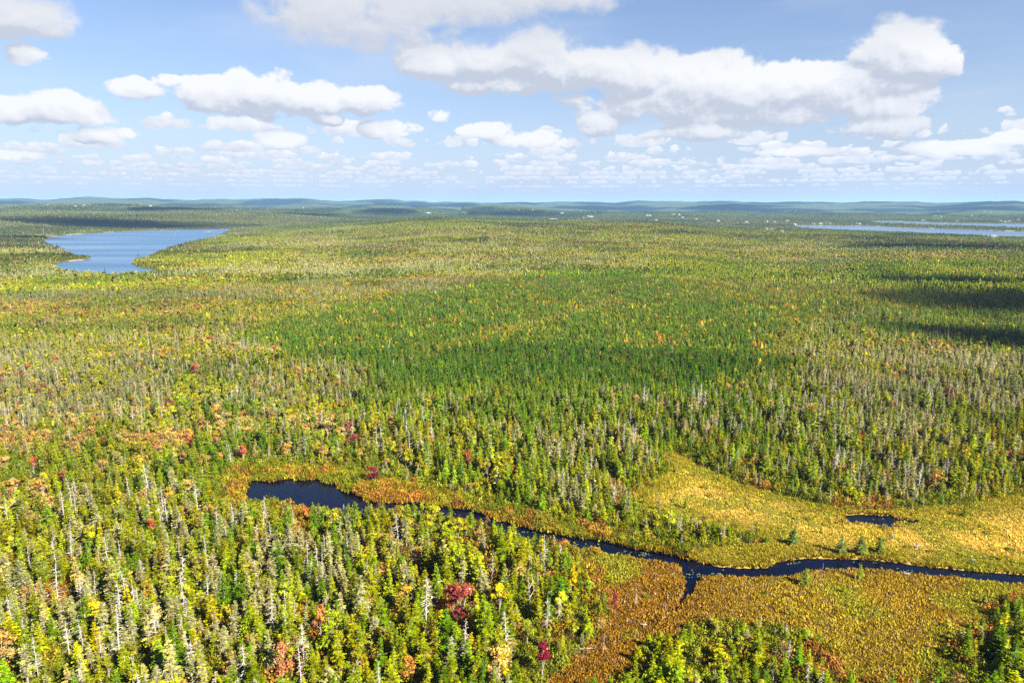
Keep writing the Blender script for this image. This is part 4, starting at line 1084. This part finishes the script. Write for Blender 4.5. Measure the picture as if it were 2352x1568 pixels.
for (px_, py_, nm, L, rz, label) in [
    (1350, 1497, 'fallen_log', 5.0, .05, 'bleached log lying level in the brown bog near the lower edge'), (1386, 1238, 'fallen_log', 3.6, .4, 'pale log at the far river bank by the dark spruces'),
    (1480, 1441, 'tree_stump', 1.0, 0, 'small white stump lying in the brown bog'), (2105, 1262, 'tree_stump', 1.2, 0, 'white twisted root mass on the far bank of the river'),
    (2083, 1326, 'tree_stump', 1.0, 0, 'white dead roots at the near water edge beside lily pads'), (1085, 1168, 'fallen_log', 3.2, .9, 'leaning pale log at the river bend'), (2235, 1292, 'tree_stump', .7, 0, 'pale roots on the far bank near the right edge'),
    (1222, 1216, 'tree_stump', .8, 0, 'little pale root mass on the far bank below the spruces'), (978, 1128, 'tree_stump', .9, 0, 'pale stump on the bog fringe above the narrow water'), (1300, 1075, 'fallen_log', 4.0, .7, 'pale fallen log above the bog tip')]:
    fx, fy = flat([(px_, py_)])[0]
    o = link(nm, log_mesh(L, .16, 5) if nm == 'fallen_log' else root_mesh(L)); o.location = (fx, fy, ground_at(fx, fy) + .25); o.rotation_euler = (0, 0, rz)
    tag(o, label, 'log' if nm == 'fallen_log' else 'stump')

# lone tall spruces by the lake, seen against the water
for (px_, py_, h, label) in [(318, 603 + 0, 15, 'tall dark spruce at the tip of the point in the lake'), (132, 573, 15, 'dark spruce on the left shore point of the lake'), (243, 640, 14, 'tall pointed spruce rising against the near end of the lake')]:
    x, y, z = survey(px_, py_)
    mk_tree('spruce_tree', 'spruce', 2, x, y, max(z, .3), h, (.05, .09, .03), label, 'spruce tree', None, True, width=1.1)
# islet in the lake
g = Geo()
for i in range(60):
    a = U(0, 6.28); q = math.sqrt(U(0, 1)); p = Vector((math.cos(a) * q * 16, math.sin(a) * q * 9, 0)); s_ = U(1, 2.6); zt = (1 - q) * 2.0 + .4
    b = U(0, 6.28); g.tri(p + Vector((math.cos(b) * s_, math.sin(b) * s_, -.3)), p + Vector((math.cos(b + 2) * s_, math.sin(b + 2) * s_, -.3)), p + Vector((0, 0, zt)), U(0, 1)); g.tri(p + Vector((math.cos(b + 2) * s_, math.sin(b + 2) * s_, -.3)), p + Vector((math.cos(b + 4) * s_, math.sin(b + 4) * s_, -.3)), p + Vector((0, 0, zt)), U(0, 1)); g.tri(p + Vector((math.cos(b + 4) * s_, math.sin(b + 4) * s_, -.3)), p + Vector((math.cos(b) * s_, math.sin(b) * s_, -.3)), p + Vector((0, 0, zt)), U(0, 1))
fx, fy = flat([(478, 532.5)])[0]
o = link('islet', g.mesh('islet', [M_LEAF])); o['tint'] = [.34, .22, .08]; o.location = (fx, fy, .1); tag(o, 'tiny tan islet near the far end of the lake', 'islet')

# ------------------------------------------------------------------ houses along the far shores
def plain(name, c, rough=.7):
    m, t, o = material(name); b = t.node('ShaderNodeBsdfPrincipled'); g = t.node('ShaderNodeNewGeometry')
    n_ = t.noise(g.outputs['Position'], .6, 3, .6); f = t.rng(n_, .3, .7, .85, 1.12)
    t.l.new(t.mix(1.0, C4(c), t.xyz(f, f, f), 'MULTIPLY'), b.inputs['Base Color']); b.inputs['Roughness'].default_value = rough
    t.l.new(b.outputs[0], o.inputs[0]); return m
WALLS = [('white', plain('white_clapboard', (.34, .335, .32))), ('cream', plain('cream_clapboard', (.38, .34, .28))), ('grey', plain('grey_clapboard', (.45, .46, .47))), ('red', plain('red_clapboard', (.45, .08, .05)))]
ROOFS = [('grey', plain('grey_shingles', (.20, .20, .21))), ('pale metal', plain('pale_metal_roof', (.30, .31, .33), .5)), ('brown', plain('brown_shingles', (.20, .13, .09)))]
M_GLASS = plain('dark_window', (.05, .06, .08), .15)
def boxes(name, bs, mat):
    vs, fs = [], []
    for (x0, y0, z0, x1, y1, z1) in bs:
        b = len(vs); vs += [(x0, y0, z0), (x1, y0, z0), (x1, y1, z0), (x0, y1, z0), (x0, y0, z1), (x1, y0, z1), (x1, y1, z1), (x0, y1, z1)]
        fs += [(b, b + 3, b + 2, b + 1), (b + 4, b + 5, b + 6, b + 7), (b, b + 1, b + 5, b + 4), (b + 1, b + 2, b + 6, b + 5), (b + 2, b + 3, b + 7, b + 6), (b + 3, b, b + 4, b + 7)]
    me = bpy.data.meshes.new(name); me.from_pydata(vs, [], fs); me.materials.append(mat); return me
for i, ((hx, hy, hz), (px_, py_)) in enumerate(zip(HOUSES, HOUSE_PX)):
    d = math.hypot(hx, hy); big = i in (6, 16, 24, 27, 29, 31, 41)
    wd_ = (U(9, 13) if not big else U(18, 28)) * (1 + max(0, d - 4500) / 9000); dp = U(7, 9); hh = U(3.2, 4.8); rw = U(2.0, 3.0)
    wn, wm = WALLS[0 if big else rr.choice([0, 0, 0, 1, 2, 3 if rr.random() < .3 else 0])]; rn, rm = ROOFS[1 if big else rr.randrange(3)]
    root = bpy.data.objects.new('house', None); ROOT.objects.link(root)
    wm_ = boxes('wall', [(-wd_ / 2, -dp / 2, -3, wd_ / 2, dp / 2, hh)], wm)
    link('wall', wm_, root)
    me = bpy.data.meshes.new('roof'); e = .6
    me.from_pydata([(-wd_ / 2 - e, -dp / 2 - e, hh), (wd_ / 2 + e, -dp / 2 - e, hh), (wd_ / 2 + e, dp / 2 + e, hh), (-wd_ / 2 - e, dp / 2 + e, hh), (-wd_ / 2 - e, 0, hh + rw), (wd_ / 2 + e, 0, hh + rw)], [],
                   [(0, 1, 5, 4), (2, 3, 4, 5), (1, 2, 5), (3, 0, 4), (3, 2, 1, 0)]); me.materials.append(rm); link('roof', me, root)
    nwin = max(2, int(wd_ / 5))
    for w_ in range(nwin):
        xx = -wd_ / 2 + wd_ * (w_ + .5) / nwin
        link('window', boxes('window', [(xx - .8, -dp / 2 - .06, hh * .45, xx + .8, -dp / 2 + .05, hh * .78)], M_GLASS), root)
    root.location = (hx, hy, max(hz, .6) + .6); root.rotation_euler = (0, 0, -math.atan2(hx, hy) + U(-.5, .5))
    side = 'left' if px_ < 900 else ('middle' if px_ < 1600 else 'right')
    where = {'left': 'on the far hills above the lake', 'middle': 'on the far slope behind the forest crest', 'right': 'near the pale water on the right'}[side]
    tag(root, '%s%s house with %s roof %s' % ('long ' if big else 'small ', wn, rn, where), 'house', 'houses ' + where)

# ------------------------------------------------------------------ clouds overhead whose shadows lie on the forest
mc, t, o_ = material('cloud_white')
dd = t.node('ShaderNodeBsdfDiffuse'); dd.inputs[0].default_value = (.9, .9, .92, 1); tp = t.node('ShaderNodeBsdfTransparent'); mx_ = t.node('ShaderNodeMixShader'); mx_.inputs[0].default_value = .31
t.l.new(tp.outputs[0], mx_.inputs[1]); t.l.new(dd.outputs[0], mx_.inputs[2]); t.l.new(mx_.outputs[0], o_.inputs[0])
def cloud(sx, sy, wx, wy, seed, label, alt=1150):
    g = rr; import bmesh
    bm = bmesh.new(); r_ = random.Random(seed)
    for i in range(14):
        u, v = r_.uniform(-1, 1), r_.uniform(-1, 1)
        if u * u + v * v > 1: continue
        q = r_.uniform(.28, .5)
        m_ = Matrix.Translation((u * wx * .7, v * wy * .7, r_.uniform(0, 40))) @ Matrix.Diagonal((wx * q, wy * q, min(wx, wy) * q * .6 + 20, 1))
        bmesh.ops.create_icosphere(bm, subdivisions=4, radius=1, matrix=m_)
    co = np.array([v.co[:] for v in bm.verts]); n_ = fbm(co[:, 0] / 60 + 9, co[:, 1] / 60 + co[:, 2] / 50, 4) - .5
    for v, k in zip(bm.verts, n_):
        d = Vector((v.co.x, v.co.y, v.co.z)).normalized(); v.co += d * float(k) * min(wx, wy) * .55
        if v.co.z < -25: v.co.z = -25 + (v.co.z + 25) * .15
    me = bpy.data.meshes.new('cloud'); bm.to_mesh(me); bm.free(); me.materials.append(mc)
    for p in me.polygons: p.use_smooth = True
    o = link('cloud', me); k = alt / sdir[2]
    o.location = (sx + sdir[0] * k, sy + sdir[1] * k, alt)
    tag(o, label, 'cloud', 'clouds overhead'); return o
for (px_, py_, wx, wy, seed, label) in [
    (2400, 705, 90, 120, 1, 'broad cloud whose shadow darkens the woods at the right edge'), (2190, 655, 80, 28, 2, 'small cloud shading the woods at the right'), (2150, 570, 170, 42, 3, 'long cloud shading the woods before the sound'),
    (300, 516, 560, 230, 4, 'long cloud shading the wood beyond the lake'), (60, 548, 150, 60, 5, 'cloud shading the far left shore of the lake'), (2370, 800, 32, 60, 6, 'cloud shading the woods at the right edge, lower part')]:
    x, y, z = survey(px_, py_); cloud(x, y, wx, wy, seed, label)
for (px_, py_, hw, wy, seed, label, alt) in [
    (710, 494, 80, 260, 11, 'high cloud shading the hills behind the lake on its right', 2200), (900, 489, 100, 420, 12, 'high cloud shading the wooded rise behind the crest', 2400), (1170, 488, 130, 520, 13, 'high broad cloud shading the hills behind the middle inlet', 2600),
    (1400, 482, 110, 700, 14, 'high cloud shading the middle hills before the skyline', 2800), (1650, 477, 110, 900, 15, 'high cloud shading the dark hill right of the middle', 3200), (2280, 477, 120, 900, 16, 'high cloud shading the hills above the right shore', 3200), (1050, 475, 60, 900, 17, 'high small cloud shading the skyline hills', 3200),
    (420, 480, 100, 500, 18, 'high cloud shading the hills above the lake', 2800)]:
    x, y, z = survey(px_, py_); d_ = math.hypot(x, y); cloud(x, y, hw * d_ / FPX, wy, seed, label, alt)

# ------------------------------------------------------------------ haze
hm, t, o_ = material('thin_haze')
vp = t.node('ShaderNodeVolumePrincipled'); vp.inputs['Color'].default_value = (.34, .60, 1, 1); vp.inputs['Density'].default_value = 3.6e-5; vp.inputs['Anisotropy'].default_value = .0
t.l.new(vp.outputs[0], o_.inputs['Volume'])
hb = link('haze', boxes('haze', [(-43000, -43000, -4, 43000, 43000, 330)], hm)); tag(hb, 'thin blue haze over the land', 'haze', kind='stuff')
